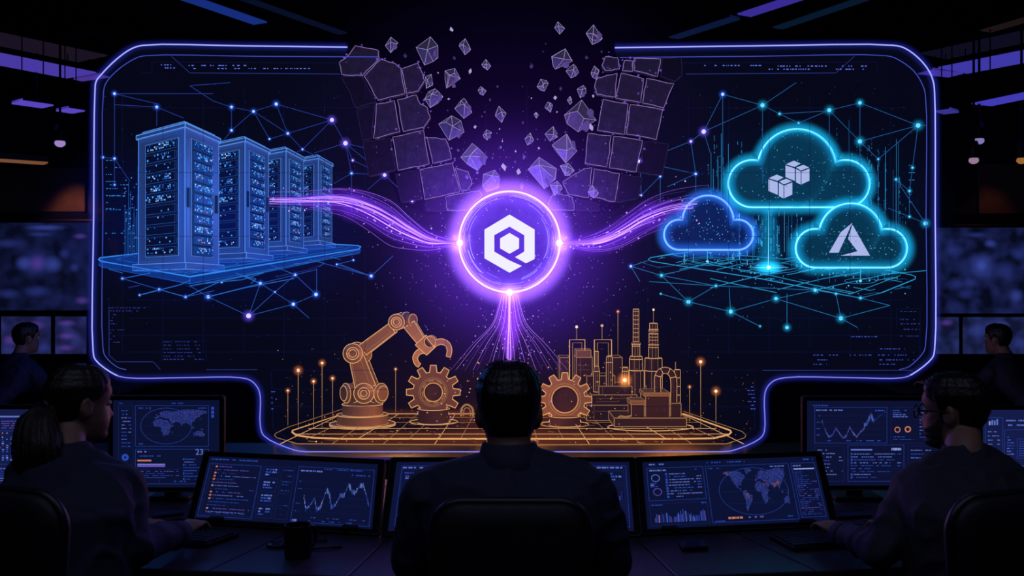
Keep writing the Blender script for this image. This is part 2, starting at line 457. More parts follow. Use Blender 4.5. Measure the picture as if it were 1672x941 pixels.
wall_screen(1527, 372, 1735, 512, 'large dim blue video screen on the back wall, right of the display', sp3,
            [(1602, 434, 22, 22, 2), (1602, 434, 9, 10, 2), (1616, 398, 11, 7, 2), (1658, 483, 13, 12, 2), (1560, 464, 15, 12, 0), (1640, 440, 22, 16, 0), (1575, 480, 15, 10, 0), (1592, 384, 18, 5, 0), (1663, 415, 15, 12, 0), (1556, 410, 18, 12, 0), (1585, 462, 14, 10, 0)])
wall_screen(1527, 518, 1565, 578, 'small dim screen beside the right edge of the display', sp4, [(1545, 527, 12, 6, 1)])
wall_screen(1572, 518, 1735, 578, 'small blue screen behind the far right seated man', sp4, [(1595, 540, 16, 14, 0), (1635, 532, 14, 8, 2), (1660, 560, 12, 12, 0)])

# ================================================================== THE GREAT TRANSPARENT DISPLAY
DP = 4.70          # distance of the pane
def pp(x, y, d=DP): return P(x, y, d)
def mir(pts): return [(1680 - x, y) for x, y in pts][::-1]

m_pane = veil('display_glass', '3e4888', .020, (.85, .86, .92))
m_rim = em('a8acff', 1.1); m_rim_in = em('4a5ae0', .75); m_rim_low = em('8684f4', .95)
m_rim_aura = aura('3a44e8', .10, 8)
m_faint = em('1c2468', .32); m_faint2 = em('3a48b0', .5); m_fleck = em('6a80ff', .9)

disp = thing('transparent_display', 'huge T-shaped transparent display with glowing violet rim and broken top edge', 'display', pp(836, 735))
left_outer = [(567, 77), (400, 75), (234, 74), (214, 80), (190, 97), (166, 121), (157, 133), (155, 150), (153, 350), (152, 574), (156, 588), (188, 612), (206, 617), (300, 617), (392, 617), (410, 622), (421, 634), (425, 648), (425, 695), (431, 712), (480, 735), (500, 738)]
right_outer = [(1004, 78), (1230, 75), (1458, 74), (1478, 79), (1503, 98), (1518, 118), (1524, 134), (1526, 150), (1527, 350), (1526, 572), (1522, 585), (1490, 611), (1474, 617), (1390, 617), (1282, 617), (1262, 623), (1251, 636), (1248, 652), (1248, 705), (1240, 717), (1196, 736), (1178, 738)]
v_cut = [(1010, 100), (1090, 118), (1105, 130), (1083, 188), (1072, 226), (1052, 238), (1042, 282), (1010, 340), (985, 350), (900, 345), (836, 318), (770, 345), (700, 352), (650, 330), (636, 285), (600, 232), (590, 228), (580, 176), (552, 118), (558, 100)]
b = MB()
b.prism([pp(*q) for q in (left_outer + right_outer[::-1] + v_cut)], (0, .016, 0))
pane = build(b, 'glass_pane', m_pane, disp)
bm = bmesh.new(); bm.from_mesh(pane.data)
bmesh.ops.triangulate(bm, faces=[f for f in bm.faces if len(f.verts) > 4]); bmesh.ops.recalc_face_normals(bm, faces=bm.faces)
bm.to_mesh(pane.data); bm.free()
b = MB()
lo = smoothline([pp(*q, DP - .004) for q in left_outer], 4); ro = smoothline([pp(*q, DP - .004) for q in right_outer], 4)
up = lambda l: [q for q in l if q.z > P(0, 614, DP).z]
dn = lambda l: [q for q in l if q.z <= P(0, 610, DP).z]
for l in (lo, ro):
    b.tube(up(l), .0030, 8)
    b.tube(dn(l), .0025, 8, 1)
b.tube([lo[-1], ro[-1]], .0026, 8, 1)
build(b, 'outer_rim', [m_rim, m_rim_low], disp, True)
for l in (lo, ro):
    b = MB(); b.tube(l, .034, 16, caps=False); build(b, 'rim_glow', m_rim_aura, disp, True)
left_in = [(618, 93), (420, 92), (238, 91), (222, 95), (195, 112), (174, 134), (169, 150), (168, 350), (168, 568), (172, 582), (192, 600), (206, 604), (420, 606)]
right_in = [(1012, 94), (1230, 92), (1446, 91), (1464, 96), (1492, 116), (1506, 138), (1511, 155), (1512, 350), (1511, 566), (1506, 578), (1484, 599), (1468, 604), (1260, 606)]
b = MB()
b.tube(smoothline([pp(*q, DP - .006) for q in left_in[:-1]], 4), .0018, 6); build(b, 'inner_rim', m_rim_in, disp, True); b = MB(); b.tube(smoothline([pp(*q, DP - .006) for q in right_in[:-1]], 4), .0018, 6)
build(b, 'inner_rim', m_rim_in, disp, True)
# thin traces printed in the pane
b = MB()
def ln(*pts, r=.0012, m=0, d=DP - .004): b.tube([pp(x, y, d) for x, y in pts], r, 4, m, caps=False)
ln((248, 118), (248, 101), (560, 103)); ln((230, 119), (250, 119)); ln((310, 119), (556, 121), r=.0014, m=1); ln((280, 92), (310, 119), m=1)
ln((1432, 118), (1432, 101), (1115, 103)); ln((1120, 121), (1365, 119), r=.0014, m=1); ln((1365, 119), (1395, 92), m=1)
ln((178, 488), (178, 590)); ln((178, 502), (245, 502)); ln((178, 506), (178, 580), (190, 591), (250, 591), (262, 604), r=.0014, m=1)
ln((264, 590), (264, 557), (337, 557), (337, 590))
ln((1464, 535), (1464, 505), (1502, 504), (1502, 540)); ln((1502, 540), (1502, 580), (1480, 604))
ln((1245, 605), (1490, 605), r=.0014, m=1); ln((337, 604), (420, 604), r=.0014, m=1)
ln((443, 605), (446, 700), (470, 716)); ln((1232, 620), (1232, 700), (1210, 714))
for x in range(200, 1500, 66):
    y0 = 130 + R.random() * 60
    ln((x, y0), (x, 560 + R.random() * 30), r=.0009)
for y in (176, 282, 386, 490, 520, 548, 575): ln((175 + R.random() * 40, y), (560 + R.random() * 90, y), r=.0009); ln((1100 + R.random() * 60, y), (1480, y), r=.0009)
for y in (605, 636, 664): ln((446, y), (640, y), r=.0009); ln((1040, y), (1236, y), r=.0009)
build(b, 'circuit_traces', [m_faint, m_faint2], disp)
# rows of tiny unreadable marks
def dashes(mb, x0, x1, y, h, m=0, d=DP - .006, dens=.75, lo_=2, hi=9):
    x = x0
    while x < x1:
        w = lo_ + R.random() * (hi - lo_)
        if R.random() < dens:
            a = pp(x, y - h / 2, d); c = pp(min(x + w, x1), y + h / 2, d)
            mb.add([(a.x, d, a.z), (c.x, d, a.z), (c.x, d, c.z), (a.x, d, c.z)], [(0, 1, 2, 3)], m)
        x += w + 1 + R.random() * 2.5
b = MB()
for x0, x1, y in ((258, 286, 106), (258, 286, 111), (308, 420, 107), (355, 470, 112), (447, 510, 112), (310, 330, 112), (228, 240, 119)): dashes(b, x0, x1, y, 1.5, 0, dens=.6, lo_=1, hi=4)
build(b, 'header_marks', m_fleck, disp); b = MB()
for x0, x1, y in ((1270, 1350, 108), (1255, 1330, 113), (1375, 1415, 108), (1365, 1420, 113), (1150, 1250, 107)): dashes(b, x0, x1, y, 1.5, 0, dens=.6, lo_=1, hi=4)
build(b, 'header_marks', m_fleck, disp)
def marks(name, rows, mat):
    bb = MB()
    for x0, x1, y in rows: dashes(bb, x0, x1, y, 1.3, 0, dens=.8, lo_=1, hi=5)
    build(bb, name, mat, disp)
m_marks = em('303c9a', .8)
marks('code_block', [(267, 322, 558.5), (267, 326, 564), (267, 334, 570), (267, 330, 576), (267, 318, 582), (267, 333, 587)], m_marks)
marks('code_block', [(177, 240, 503), (180, 226, 508)] + [(180, 180 + R.random() * 25, 514 + 5 * i) for i in range(10)], m_marks)
marks('code_block', [(1470, 1496, 509), (1470, 1502, 522), (1470, 1502, 529), (1470, 1502, 538), (1470, 1502, 549)], m_marks)
marks('code_block', [(1328, 1368, 580), (1328, 1352, 588), (1328, 1350, 595), (1388, 1480, 580), (1436, 1495, 588), (1436, 1462, 595), (1437, 1477, 570), (1390, 1434, 550)], em('4a5ad8', .8))
marks('code_block', [(443, 449, 640), (443, 446, 650), (450, 455, 652), (443, 447, 658), (443, 447, 668)] + [(1220 + R.random() * 8, 1234, 632 + 6 * i) for i in range(7)], em('4a5ad8', .9))
m_cyanline = em('2a8ae8', .75)
marks('data_list', [(173, 173 + 10 + R.random() * 22, 262 + i * 11.5) for i in range(8)] + [(173, 210, 302), (178, 205, 320), (173, 195, 341), (172, 220, 381)] + [(1484, 1484 + R.random() * 18, 270 + i * 12) for i in range(6)], m_cyanline)

# dark stand that carries the pane
m_stand = solid('display_stand_black', '0c0d16', .35, .3)
b = MB()
zt = P(0, 741, DP).z
b.box((0, DP + .16, zt / 2 - .005), (5.2, .5, zt - .012))
st = build(b, 'stand', m_stand, disp); bevel(st, .01)
b = MB(); b.box((0, DP - .1, zt - .006), (5.2, .012, .008)); build(b, 'stand_edge', em('3a2f90', .5), disp)

# ------------------------------------------------------------------ the broken blocks round the gap
C3 = lambda x, y: (540 + x / 2.883, 20 + y / 2.883)
def rock_mat(name, base, edge_s=0):
    m = solid(name, base, .75, 0, bump=.5, bscale=22, var=.8)
    return m
m_block = solid('cracked_block', '5a5468', .8, bump=.8, bscale=26, var=.9, emit='3e3454', es=.15)  # lit copy: orb light put into the colour and emission
m_block_dim = solid('cracked_block_dim', '2c2838', .85, bump=.5, bscale=26, var=.7, emit='2a2640', es=.10)  # dimmer copy for blocks away from the gap, falloff of orb light painted
m_edge_lit = em('b090e0', .62); m_edge_lit_dim = em('4a3c88', .4)  # orb light on the block edges, painted as emissive lines
blocks = [
 (1, 'topmost block of the left broken edge, six-sided and touching the rim', [(115, 158), (222, 178), (230, 215), (150, 298), (52, 293), (40, 238), (82, 205)]),
 (1, 'large five-sided block second from the top of the left broken edge', [(235, 222), (300, 240), (330, 262), (350, 383), (224, 415), (158, 302)]),
 (1, 'block with crumbled right side, right of the large five-sided left block', [(335, 266), (410, 240), (430, 285), (442, 320), (412, 370), (358, 383)]),
 (0, 'dim dark block at far left, below the six-sided topmost one', [(48, 302), (148, 304), (214, 422), (118, 450), (85, 370)]),
 (0, 'narrow dark block with a split on its right, left of the third left row', [(122, 460), (206, 438), (194, 592), (150, 604)]),
 (1, 'squarish block in the middle of the third left row', [(214, 434), (300, 416), (326, 563), (202, 594)]),
 (1, 'block with a chipped lobe, right end of the third left row', [(314, 412), (403, 390), (420, 430), (455, 450), (468, 500), (440, 540), (342, 563)]),
 (0, 'dim block at the left end of the fourth left row', [(152, 612), (282, 592), (306, 742), (178, 772)]),
 (1, 'large square block in the middle of the fourth left row', [(292, 588), (438, 557), (464, 714), (317, 745)]),
 (1, 'small block with broken right edge, end of the fourth left row', [(454, 590), (540, 597), (560, 640), (568, 690), (480, 712)]),
 (0, 'dim block at the left of the fifth left row above the stream', [(304, 762), (410, 744), (432, 878), (332, 896)]),
 (1, 'large slanted block in the fifth left row', [(420, 742), (573, 710), (608, 846), (442, 882)]),
 (1, 'sliver block hanging beside the large slanted left block', [(584, 732), (648, 752), (666, 808), (640, 840), (614, 838)]),
 (0, 'low dim block just left of the orb, cut by its glow', [(446, 892), (530, 874), (545, 935), (448, 935)]),
 (1, 'lowest left block, its broken corner touching the orb', [(540, 870), (628, 852), (700, 840), (712, 862), (660, 912), (640, 932), (550, 935)]),
 (1, 'topmost block of the right broken edge, under the rim end', [(1292, 210), (1350, 214), (1360, 268), (1292, 274), (1276, 250)]),
 (1, 'small crumbled block under the topmost right one', [(1252, 312), (1348, 287), (1338, 400), (1252, 386), (1242, 350)]),
 (1, 'rounded square block in the second right row, nearest the gap', [(1367, 287), (1473, 314), (1460, 426), (1341, 403)]),
 (1, 'wide block in the top right row, touching the inner rim line', [(1428, 217), (1553, 220), (1538, 303), (1428, 275)]),
 (1, 'little wedge block between the two top right blocks', [(1384, 227), (1420, 229), (1420, 280), (1372, 275)]),
 (1, 'tilted square block at the outer end of the second right row', [(1487, 312), (1615, 337), (1568, 450), (1468, 428)]),
 (0, 'dim many-sided block at the upper right corner of the cracked area', [(1562, 217), (1648, 212), (1653, 298), (1620, 326), (1552, 302)]),
 (1, 'square block in the third right row, nearest the gap', [(1282, 410), (1400, 432), (1384, 576), (1255, 556)]),
 (1, 'square block in the third right row, farther from the gap', [(1410, 434), (1562, 460), (1533, 600), (1392, 574)]),
 (1, 'block with a crumbled left side in the fourth right row', [(1212, 570), (1320, 582), (1303, 730), (1197, 713)]),
 (1, 'square block in the middle of the fourth right row', [(1332, 584), (1468, 604), (1438, 753), (1311, 733)]),
 (1, 'irregular block in the fifth right row, nearest the gap', [(1192, 737), (1230, 732), (1214, 873), (1118, 858), (1092, 800)]),
 (1, 'block with a bright shard on it, fifth right row', [(1240, 737), (1360, 760), (1338, 893), (1222, 868)]),
 (0, 'dim block at the outer end of the fourth right row', [(1477, 607), (1590, 622), (1560, 768), (1447, 753)]),
 (0, 'dim block at the outer end of the fifth right row', [(1372, 762), (1466, 777), (1446, 878), (1348, 895)]),
 (1, 'lowest right block, its corner touching the orb', [(1052, 847), (1138, 872), (1148, 932), (1034, 932), (1022, 900)]),
 (0, 'low dim block right of the orb, above the right stream', [(1154, 882), (1255, 896), (1268, 935), (1160, 935)]),
]
for i, (highlit, lab, poly) in enumerate(blocks):
    rr = random.Random(100 + i)
    pts = [C3(*q) for q in poly]
    # roughen the outline a little
    fine = []
    for j in range(len(pts)):
        a, c = Vector(pts[j]), Vector(pts[(j + 1) % len(pts)])
        nsub = 4
        for s_ in range(nsub):
            q = a.lerp(c, s_ / nsub)
            if s_: q += Vector((rr.uniform(-.9, .9), rr.uniform(-.9, .9)))
            fine.append(q)
    dd = DP + rr.uniform(-.012, .012)
    cx = sum(q.x for q in fine) / len(fine); cy = sum(q.y for q in fine) / len(fine)
    front = [P(q.x, q.y, dd) for q in fine]
    t = thing('cracked_block', lab, 'broken block', P(cx, cy, dd), 'cracked blocks round the break')
    b = MB(); b.prism(front, (0, .05, 0)); o = build(b, 'slab', m_block if highlit else m_block_dim, t); fix_normals(o); bevel(o, .006, 2)
    b = MB(); b.tube([q + Vector((0, -.001, 0)) for q in front],   .0013 if highlit else .0009, 4, closed=True); build(b, 'edge_highlight', m_edge_lit if highlit else m_edge_lit_dim, t)
    if highlit:
        b = MB()
        for _ in range(9):
            j = rr.randrange(len(front)); q = front[j] + Vector((rr.uniform(-.02, .02), rr.uniform(-.01, .02), rr.uniform(-.02, .02)))
            b.octa(q, rr.uniform(.002, .007))
        build(b, 'chips', em('8a60e8', .5), t)['kind'] = 'stuff'

# ------------------------------------------------------------------ floating rock fragments
def rock_surface(name, col, e, es):
    return solid(name, col, .35, 0, emit=e, es=es, bump=.5, bscale=34, var=.5)
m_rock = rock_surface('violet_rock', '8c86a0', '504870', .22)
m_rock_lit = rock_surface('violet_rock_lit', 'a094c0', '7a60b0', .34)  # lit copy for rocks near the orb, its light put into colour and emission
m_redge = em('c8b4f0', .72)
def rock(cx, cy, w, h, lab, seed, name='rock_fragment', parts=True):
    rr = random.Random(seed)
    px, py = C3(cx, cy); d = DP - .02 - rr.random() * .3
    if py > 300: d = DP - .12
    c = P(px, py, d); k = d / F / 2.883 / 2
    bm = bmesh.new(); rot = Matrix.Rotation(rr.uniform(-.35, .35), 3, 'Y')
    pts = [(0, 0, 1), (rr.uniform(-.3, .3), .1, -1), (-1, 0, rr.uniform(-.3, .5)), (1, 0, rr.uniform(-.5, .3)),
           (rr.uniform(-.3, .3), -1, rr.uniform(-.3, .5)), (0, .9, 0)]
    for _ in range(4 if parts else 1):
        a = rr.uniform(0, 6.28); z = rr.uniform(-.8, .7); q = math.sqrt(1 - z * z) * .95
        pts.append((q * math.cos(a), q * math.sin(a) * .9, z))
    for p in pts: bm.verts.new(rot @ Vector((p[0] * w * k, p[1] * (w + h) / 2 * k * .9, p[2] * h * k)))
    r = bmesh.ops.convex_hull(bm, input=bm.verts)
    bmesh.ops.delete(bm, geom=[v for v in bm.verts if not v.link_faces], context='VERTS')
    bmesh.ops.recalc_face_normals(bm, faces=bm.faces)
    bm.verts.ensure_lookup_table()
    mb = MB(); mb.v = [v.co + c for v in bm.verts]; mb.f = [tuple(v.index for v in f.verts) for f in bm.faces]; mb.m = [0] * len(mb.f)
    bm.verts.index_update()
    eb = MB(); eb.v = list(mb.v); eb.f = list(mb.f); eb.m = [0] * len(mb.f)
    bm.free()
    highlit = m_rock_lit if py > 235 else m_rock
    if parts:
        t = thing(name, lab, 'rock', c, 'floating rock fragments')
        build(mb, 'stone', highlit, t)
        n0 = len(eb.f); base_v = len(eb.v)
        eb.outline(.0008, 0, 18)
        eb2 = MB(); eb2.v = eb.v; eb2.f = eb.f[n0:]; eb2.m = eb.m[n0:]
        build(eb2, 'edge_highlight', m_redge, t)  # edge highlights drawn as emissive lines
        for q_ in range(2 if w > 70 else 1):      # splintered lower right corner, orb light painted in by the brighter material
            a_ = rr.uniform(-1.2, .3); cc = c + Vector((math.cos(a_) * w * k * .62, -.012, math.sin(a_) * h * k * .62)); g = rr.uniform(.28, .42)
            bm2 = bmesh.new()
            for _ in range(11):
                v_ = Vector((rr.gauss(0, 1), rr.gauss(0, 1), rr.gauss(0, 1))).normalized(); bm2.verts.new((v_.x * w * k * g, v_.y * w * k * g, v_.z * h * k * g * 1.3))
            bmesh.ops.convex_hull(bm2, input=bm2.verts); bmesh.ops.recalc_face_normals(bm2, faces=bm2.faces)
            bm2.verts.index_update(); sb_ = MB(); sb_.v = [v.co + cc for v in bm2.verts]; sb_.f = [tuple(v.index for v in f.verts) for f in bm2.faces]; sb_.m = [0] * len(sb_.f); bm2.free()
            build(sb_, 'splintered_corner', m_rock_lit, t)
    else:
        o = build(mb, name, m_redge if rr.random() < .35 else highlit, None, False, c); tag(o, lab, 'rock', 'small rock splinters in the gap')
rocks = [
 (287, 153, 60, 72, 'small dark rock fragment floating just above the topmost left block'),
 (455, 182, 110, 135, 'large rock fragment floating highest of the big ones left of the gap'),
 (632, 162, 55, 75, 'pointed rock fragment right of the highest big left one'),
 (568, 312, 80, 100, 'pyramid-like rock fragment floating below the pointed one, left of the gap'),
 (732, 247, 42, 50, 'thin slanted rock fragment near the middle of the gap, upper left'),
 (625, 452, 82, 95, 'faceted rock fragment half way down the left of the gap'),
 (568, 545, 120, 115, 'wide rock fragment beside the end of the third left block row'),
 (675, 682, 125, 130, 'large bright rock fragment floating upper left of the orb'),
 (755, 795, 90, 110, 'bright rock fragment almost touching the orb at its upper left'),
 (713, 370, 35, 42, 'small rock fragment right of the pyramid-like one'),
 (800, 480, 52, 78, 'tall curved rock fragment alone in the middle of the gap'),
 (738, 577, 42, 48, 'small rock fragment above the large bright left one'),
 (485, 405, 85, 90, 'dark rounded rock fragment touching the second left block row'),
 (462, 325, 45, 70, 'crumbling rock fragment on the right end of the second left row'),
 (1077, 73, 45, 58, 'rock fragment floating highest of all, right of the gap'),
 (1240, 105, 75, 92, 'rock fragment floating above the right broken rim end'),
 (1088, 222, 100, 105, 'large rock fragment below the highest right one'),
 (1138, 277, 60, 65, 'rounded rock fragment just under the large upper right one'),
 (998, 343, 55, 58, 'small cube-like rock fragment nearest the middle on the upper right'),
 (1180, 373, 45, 60, 'grey rock fragment left of the second right block row'),
 (1175, 488, 150, 150, 'largest rock fragment of all, beside the third right block row'),
 (1028, 447, 38, 50, 'small dark rock fragment left of the largest one'),
 (1040, 572, 60, 70, 'rock fragment under the largest one, towards the middle'),
 (935, 597, 42, 58, 'small oval rock fragment right of the middle, above the orb'),
 (1100, 640, 120, 135, 'large pentagon-faced rock fragment upper right of the orb'),
 (1000, 755, 130, 150, 'big bright rock fragment touching the glow at the upper right of the orb'),
 (1245, 285, 40, 65, 'crumbled rock fragment against the edge of the topmost right block'),
 (1112, 740, 70, 60, 'low rock fragment between the big bright right one and the blocks'),
 (1060, 830, 60, 70, 'low rock fragment right above the orb on its right shoulder'),
 (1235, 845, 50, 60, 'bright triangular shard lying on the fifth right row'),
 (1125, 415, 22, 38, 'narrow rock fragment above the largest one'),
 (968, 485, 20, 28, 'tiny rock fragment left of the small dark right one'),
]
for i, r_ in enumerate(rocks): rock(*r_[:4], r_[4], 300 + i)
small = [(815, 730, 25, 40), (885, 750, 22, 32), (910, 683, 15, 25), (568, 80, 18, 26), (350, 204, 20, 25), (582, 215, 15, 22), (657, 278, 15, 28), (785, 350, 12, 15), (750, 412, 12, 18), (945, 252, 22, 28), (1083, 358, 15, 22), (1057, 403, 18, 20), (1205, 212, 18, 20), (1275, 185, 12, 14), (680, 540, 16, 16), (800, 635, 14, 18), (905, 520, 12, 18), (1225, 540, 22, 40), (1105, 565, 14, 14), (690, 755, 18, 18), (600, 650, 14, 16), (870, 655, 9, 12), (980, 640, 12, 12), (1000, 185, 9, 10), (1012, 148, 9, 10), (945, 405, 8, 8), (555, 408, 14, 10), (550, 462, 8, 10), (712, 490, 10, 12), (900, 820, 22, 34), (640, 775, 20, 24), (868, 705, 10, 12), (1010, 600, 10, 16), (1065, 470, 9, 9), (1235, 395, 12, 16), (505, 285, 8, 9), (795, 550, 8, 8), (808, 607, 8, 9)]
for i, (x, y, w, h) in enumerate(small): rock(x, y, w, h, 'tiny violet rock splinter drifting in the gap between the broken edges', 700 + i, 'rock_splinter', False)

# ------------------------------------------------------------------ the energy orb
OC = P(832, 395, 4.44); OR = 82.5 / F * 4.44
orb = thing('energy_orb', 'glowing purple orb with a white hexagon emblem at the centre of the display', 'orb', OC)
def blob(name, mat, c, sc, parent, seg=40):
    mb = MB(); mb.ball((0, 0, 0), 1, seg, seg // 2, sc=sc)
    me = bpy.data.meshes.new(name); me.from_pydata(mb.v, [], mb.f); me.materials.append(mat)
    me.polygons.foreach_set('use_smooth', [True] * len(mb.f))
    o = bpy.data.objects.new(name, me); COL.objects.link(o)
    if parent: o.parent = parent
    o.location = Vector(c) - (wloc(parent) if parent else Vector((0, 0, 0))); return o
blob('shell', veil('orb_shell', '5a30d0', .10, (.8, .75, 1), 'd8b8ff', 1.5, 9.0), OC, (OR, OR, OR), orb, 64)
blob('core', veil('orb_core', '8058e0', .30, (.35, .3, .5), '9a68ff', .45, 2.4, grain=.4), OC, (OR * .955, OR * .955, OR * .955), orb, 64)
b = MB(); b.tube([OC + Vector((math.cos(a) * OR, 0, math.sin(a) * OR)) for a in [2 * math.pi * i / 96 for i in range(96)]], .0032, 8, closed=True)
build(b, 'rim_ring', em('e0c8ff', 1.6), orb, True)
b = MB(); b.tube([OC + Vector((math.cos(a) * OR, 0, math.sin(a) * OR)) for a in [2 * math.pi * i / 96 for i in range(96)]], .085, 20, closed=True)
build(b, 'rim_glow', aura('9a60ff', .75, 7), orb, True)
b = MB()
for i in range(46):
    rr = random.Random(900 + i)
    rad = OR * rr.uniform(.74, .97); a0 = rr.uniform(0, 6.28); ln_ = rr.uniform(.15, .8)
    yy = -math.sqrt(max(OR * OR * .985 - rad * rad, 0)) * .98
    b.tube([OC + Vector((math.cos(a0 + ln_ * j / 8) * rad, yy, math.sin(a0 + ln_ * j / 8) * rad)) for j in range(9)], rr.uniform(.0006, .0013), 4, rr.randrange(2))
for i in range(70):
    rr = random.Random(1900 + i); rad = OR * math.sqrt(rr.uniform(.3, .95)); a0 = rr.uniform(0, 6.28)
    b.octa(OC + Vector((math.cos(a0) * rad, -math.sqrt(max(OR * OR - rad * rad, 0)) * .99, math.sin(a0) * rad)), rr.uniform(.0012, .003), rr.randrange(2))
build(b, 'swirl', [em('b8a4ff', .95), em('e0d0ff', .9)], orb)['kind'] = 'stuff'
# emblem
DE = 4.18
E = lambda pts: [P(x, y, DE) for x, y in pts]
outer_c = [(859, 430), (873, 423), (873, 375), (832, 350.5), (791, 375), (791, 422), (832, 445.5), (852, 434.5), (832, 425.5), (807, 411), (807, 384), (832, 370), (856, 384), (856, 411), (841, 420)]
m_emb = em('f2f0ff', 1.0)
b = MB(); b.prism(E(outer_c), (0, .012, 0)); em1 = build(b, 'emblem_ring', m_emb, orb)
bm = bmesh.new(); bm.from_mesh(em1.data); bmesh.ops.triangulate(bm, faces=[f for f in bm.faces if len(f.verts) > 4]); bm.to_mesh(em1.data); bm.free()
b = MB(); b.prism(E([(832, 380.5), (847.5, 389.5), (847.5, 405.5), (832, 414.5), (816.5, 405.5), (816.5, 389.5)]), (0, .012, 0)); build(b, 'emblem_heart', m_emb, orb)
# bright contact points
for x, y in ((751, 397), (913, 397), (832, 478)):
    c = P(x, y, 4.40)
    mb = MB(); mb.ball(c, .014, 14, 10); build(mb, 'contact_spark', em('fff0ff', 2.0), orb, True)
    mb = MB(); mb.ball(c, .085, 24, 16); build(mb, 'spark_glow', aura('b888ff', .9, 11), orb, True)
blob('halo', bloom_volume('orb_halo', '7a38ff', 2.6, (.72, .5, .72), 2.6), OC, (.72, .5, .72), orb, 32)
blob('wide_halo', bloom_volume('orb_wide_halo', '5a2cb8', .20, (1.25, .5, 1.15), 1.5), OC + Vector((0, 0, .15)), (1.35, .5, 1.25), orb, 32)

# ------------------------------------------------------------------ energy streams
m_s = [em('d8a8ff', 1.5), em('a060ff', 1.0), em('7040e0', .8), em('c890ff', 1.2)]
def stream(label, upper, lower, n, d0, d1, seed, thick=1.0, kinds=(0, 1, 1, 2, 3, 1)):
    rr = random.Random(seed)
    k = len(upper)
    t = thing('energy_stream', label, 'energy stream', P(*upper[0], d0))
    for i in range(n):
        f = (i / (n - 1) if i % 3 == 0 else min(1.05, max(-.05, rr.gauss(.40, .17)))); core = math.exp(-((f - .42) / .2) ** 2); f += 0; amp = rr.uniform(-8, 8); ph = rr.uniform(0, 6)
        pts = []
        for j in range(k):
            s = j / (k - 1)
            g = .42 + (f - .42) * (1 + 1.3 * s * s); x = upper[j][0] * (1 - g) + lower[j][0] * g; y = upper[j][1] * (1 - g) + lower[j][1] * g
            y += amp * math.sin(ph + s * 5) * s
            dep = d0 + (d1 - d0) * s + .04 * math.sin(ph * 2 + s * 6) * s
            pts.append(P(x, y, dep))
        cut = k if rr.random() < .6 else max(4, k - rr.randrange(1, 3))
        l = smoothline(pts[:cut], 7)
        mb = MB(); r0 = thick * (rr.uniform(.0008, .0014) + core * rr.uniform(.0, .0026))
        mb.tube(l, r0, 5, rads=[r0 * (1.3 - 1.0 * q / (len(l) - 1)) for q in range(len(l))])
        build(mb, 'strand', m_s[(0, 3, 1)[i % 3] if core > .6 else (1, 2, 2)[i % 3]], t, True)
    # shared glow along the middle
    mid = smoothline([P((u[0] + v[0]) / 2, (u[1] + v[1]) / 2, d0 + (d1 - d0) * j / (k - 1)) for j, (u, v) in enumerate(zip(upper, lower))], 6)
    mb = MB(); mb.tube(mid, .05, 14, rads=[(.06 + .05 * q / (len(mid) - 1)) * min(1, (len(mid) - .9 - q) / 14) for q in range(len(mid))], caps=False)
    build(mb, 'stream_glow', aura('7a2cff', .30, 5), t, True)
    mb = MB()
    for _ in range(60):
        q = rr.randrange(len(mid)); s = q / len(mid)
        mb.octa(mid[q] + Vector((rr.uniform(-.03, .03), rr.uniform(-.03, .03), rr.gauss(0, .05 * (.3 + s)))), rr.uniform(.0015, .005))
    build(mb, 'sparks', em('d8a0ff', 1.0), t)['kind'] = 'stuff'
    return t
stream('purple energy stream flowing from the orb left to the server racks',
       [(752, 394), (728, 390), (700, 381), (668, 358), (640, 337), (600, 322), (556, 316), (505, 319), (440, 322)],
       [(752, 401), (728, 405), (700, 409), (665, 404), (638, 394), (600, 366), (562, 346), (505, 338), (440, 336)], 24, 4.42, 4.58, 41)
stream('purple energy stream flowing from the orb right to the small cloud',
       [(912, 394), (935, 392), (962, 386), (992, 374), (1022, 356), (1052, 338), (1082, 328), (1112, 323), (1146, 321)],
       [(912, 401), (932, 405), (958, 411), (985, 411), (1012, 402), (1038, 386), (1064, 370), (1092, 358), (1125, 352)], 24, 4.42, 4.58, 42)
dn_t = thing('energy_stream', 'purple energy stream fanning down from the orb behind the seated man', 'energy stream', P(832, 478, 4.42))
for i in range(23):
    rr = random.Random(500 + i)
    s = (i - 11) / 11 + rr.uniform(-.05, .05); w = abs(s) ** 1.15 * (1 if s >= 0 else -1)
    x0 = 832 + w * 22
    pts = [P(832 + w * 14, 482, 4.42), P(832 + w * 20, 505, 4.43), P(832 + w * 30, 530, 4.44), P(832 + w * 62, 562, 4.47), P(832 + w * 100, 605, 4.5), P(832 + w * 118, 640, 4.54), P(832 + w * 125, 680, 4.6)]
    l = smoothline(pts[:(7 if abs(s) < .35 else 5)], 6)
    mb = MB(); r0 = rr.uniform(.0006, .0013) * (1.7 if abs(s) < .12 else 1)
    mb.tube(l, r0, 5, rads=[r0 * (1.3 - 1.05 * q / (len(l) - 1)) for q in range(len(l))])
    build(mb, 'strand', m_s[(0 if abs(s) < .12 else (1, 3, 2)[i % 3])], dn_t, True)
mb = MB(); mb.tube([P(832, 478, 4.42), P(832, 530, 4.44), P(832, 590, 4.48)], .05, 16, rads=[.07, .09, .02], caps=False); build(mb, 'stream_glow', aura('9a3cff', .5, 6), dn_t, True)
mb = MB()
for _ in range(150):
    y = R.uniform(500, 690); w = 20 + (y - 490) * .75
    mb.octa(P(832 + R.uniform(-w, w), y, 4.5), R.uniform(.0012, .0042), 0 if y < 590 or R.random() < .4 else 1)
build(mb, 'sparks', [em('c890ff', .9), em('ffb070', .8)], dn_t)['kind'] = 'stuff'

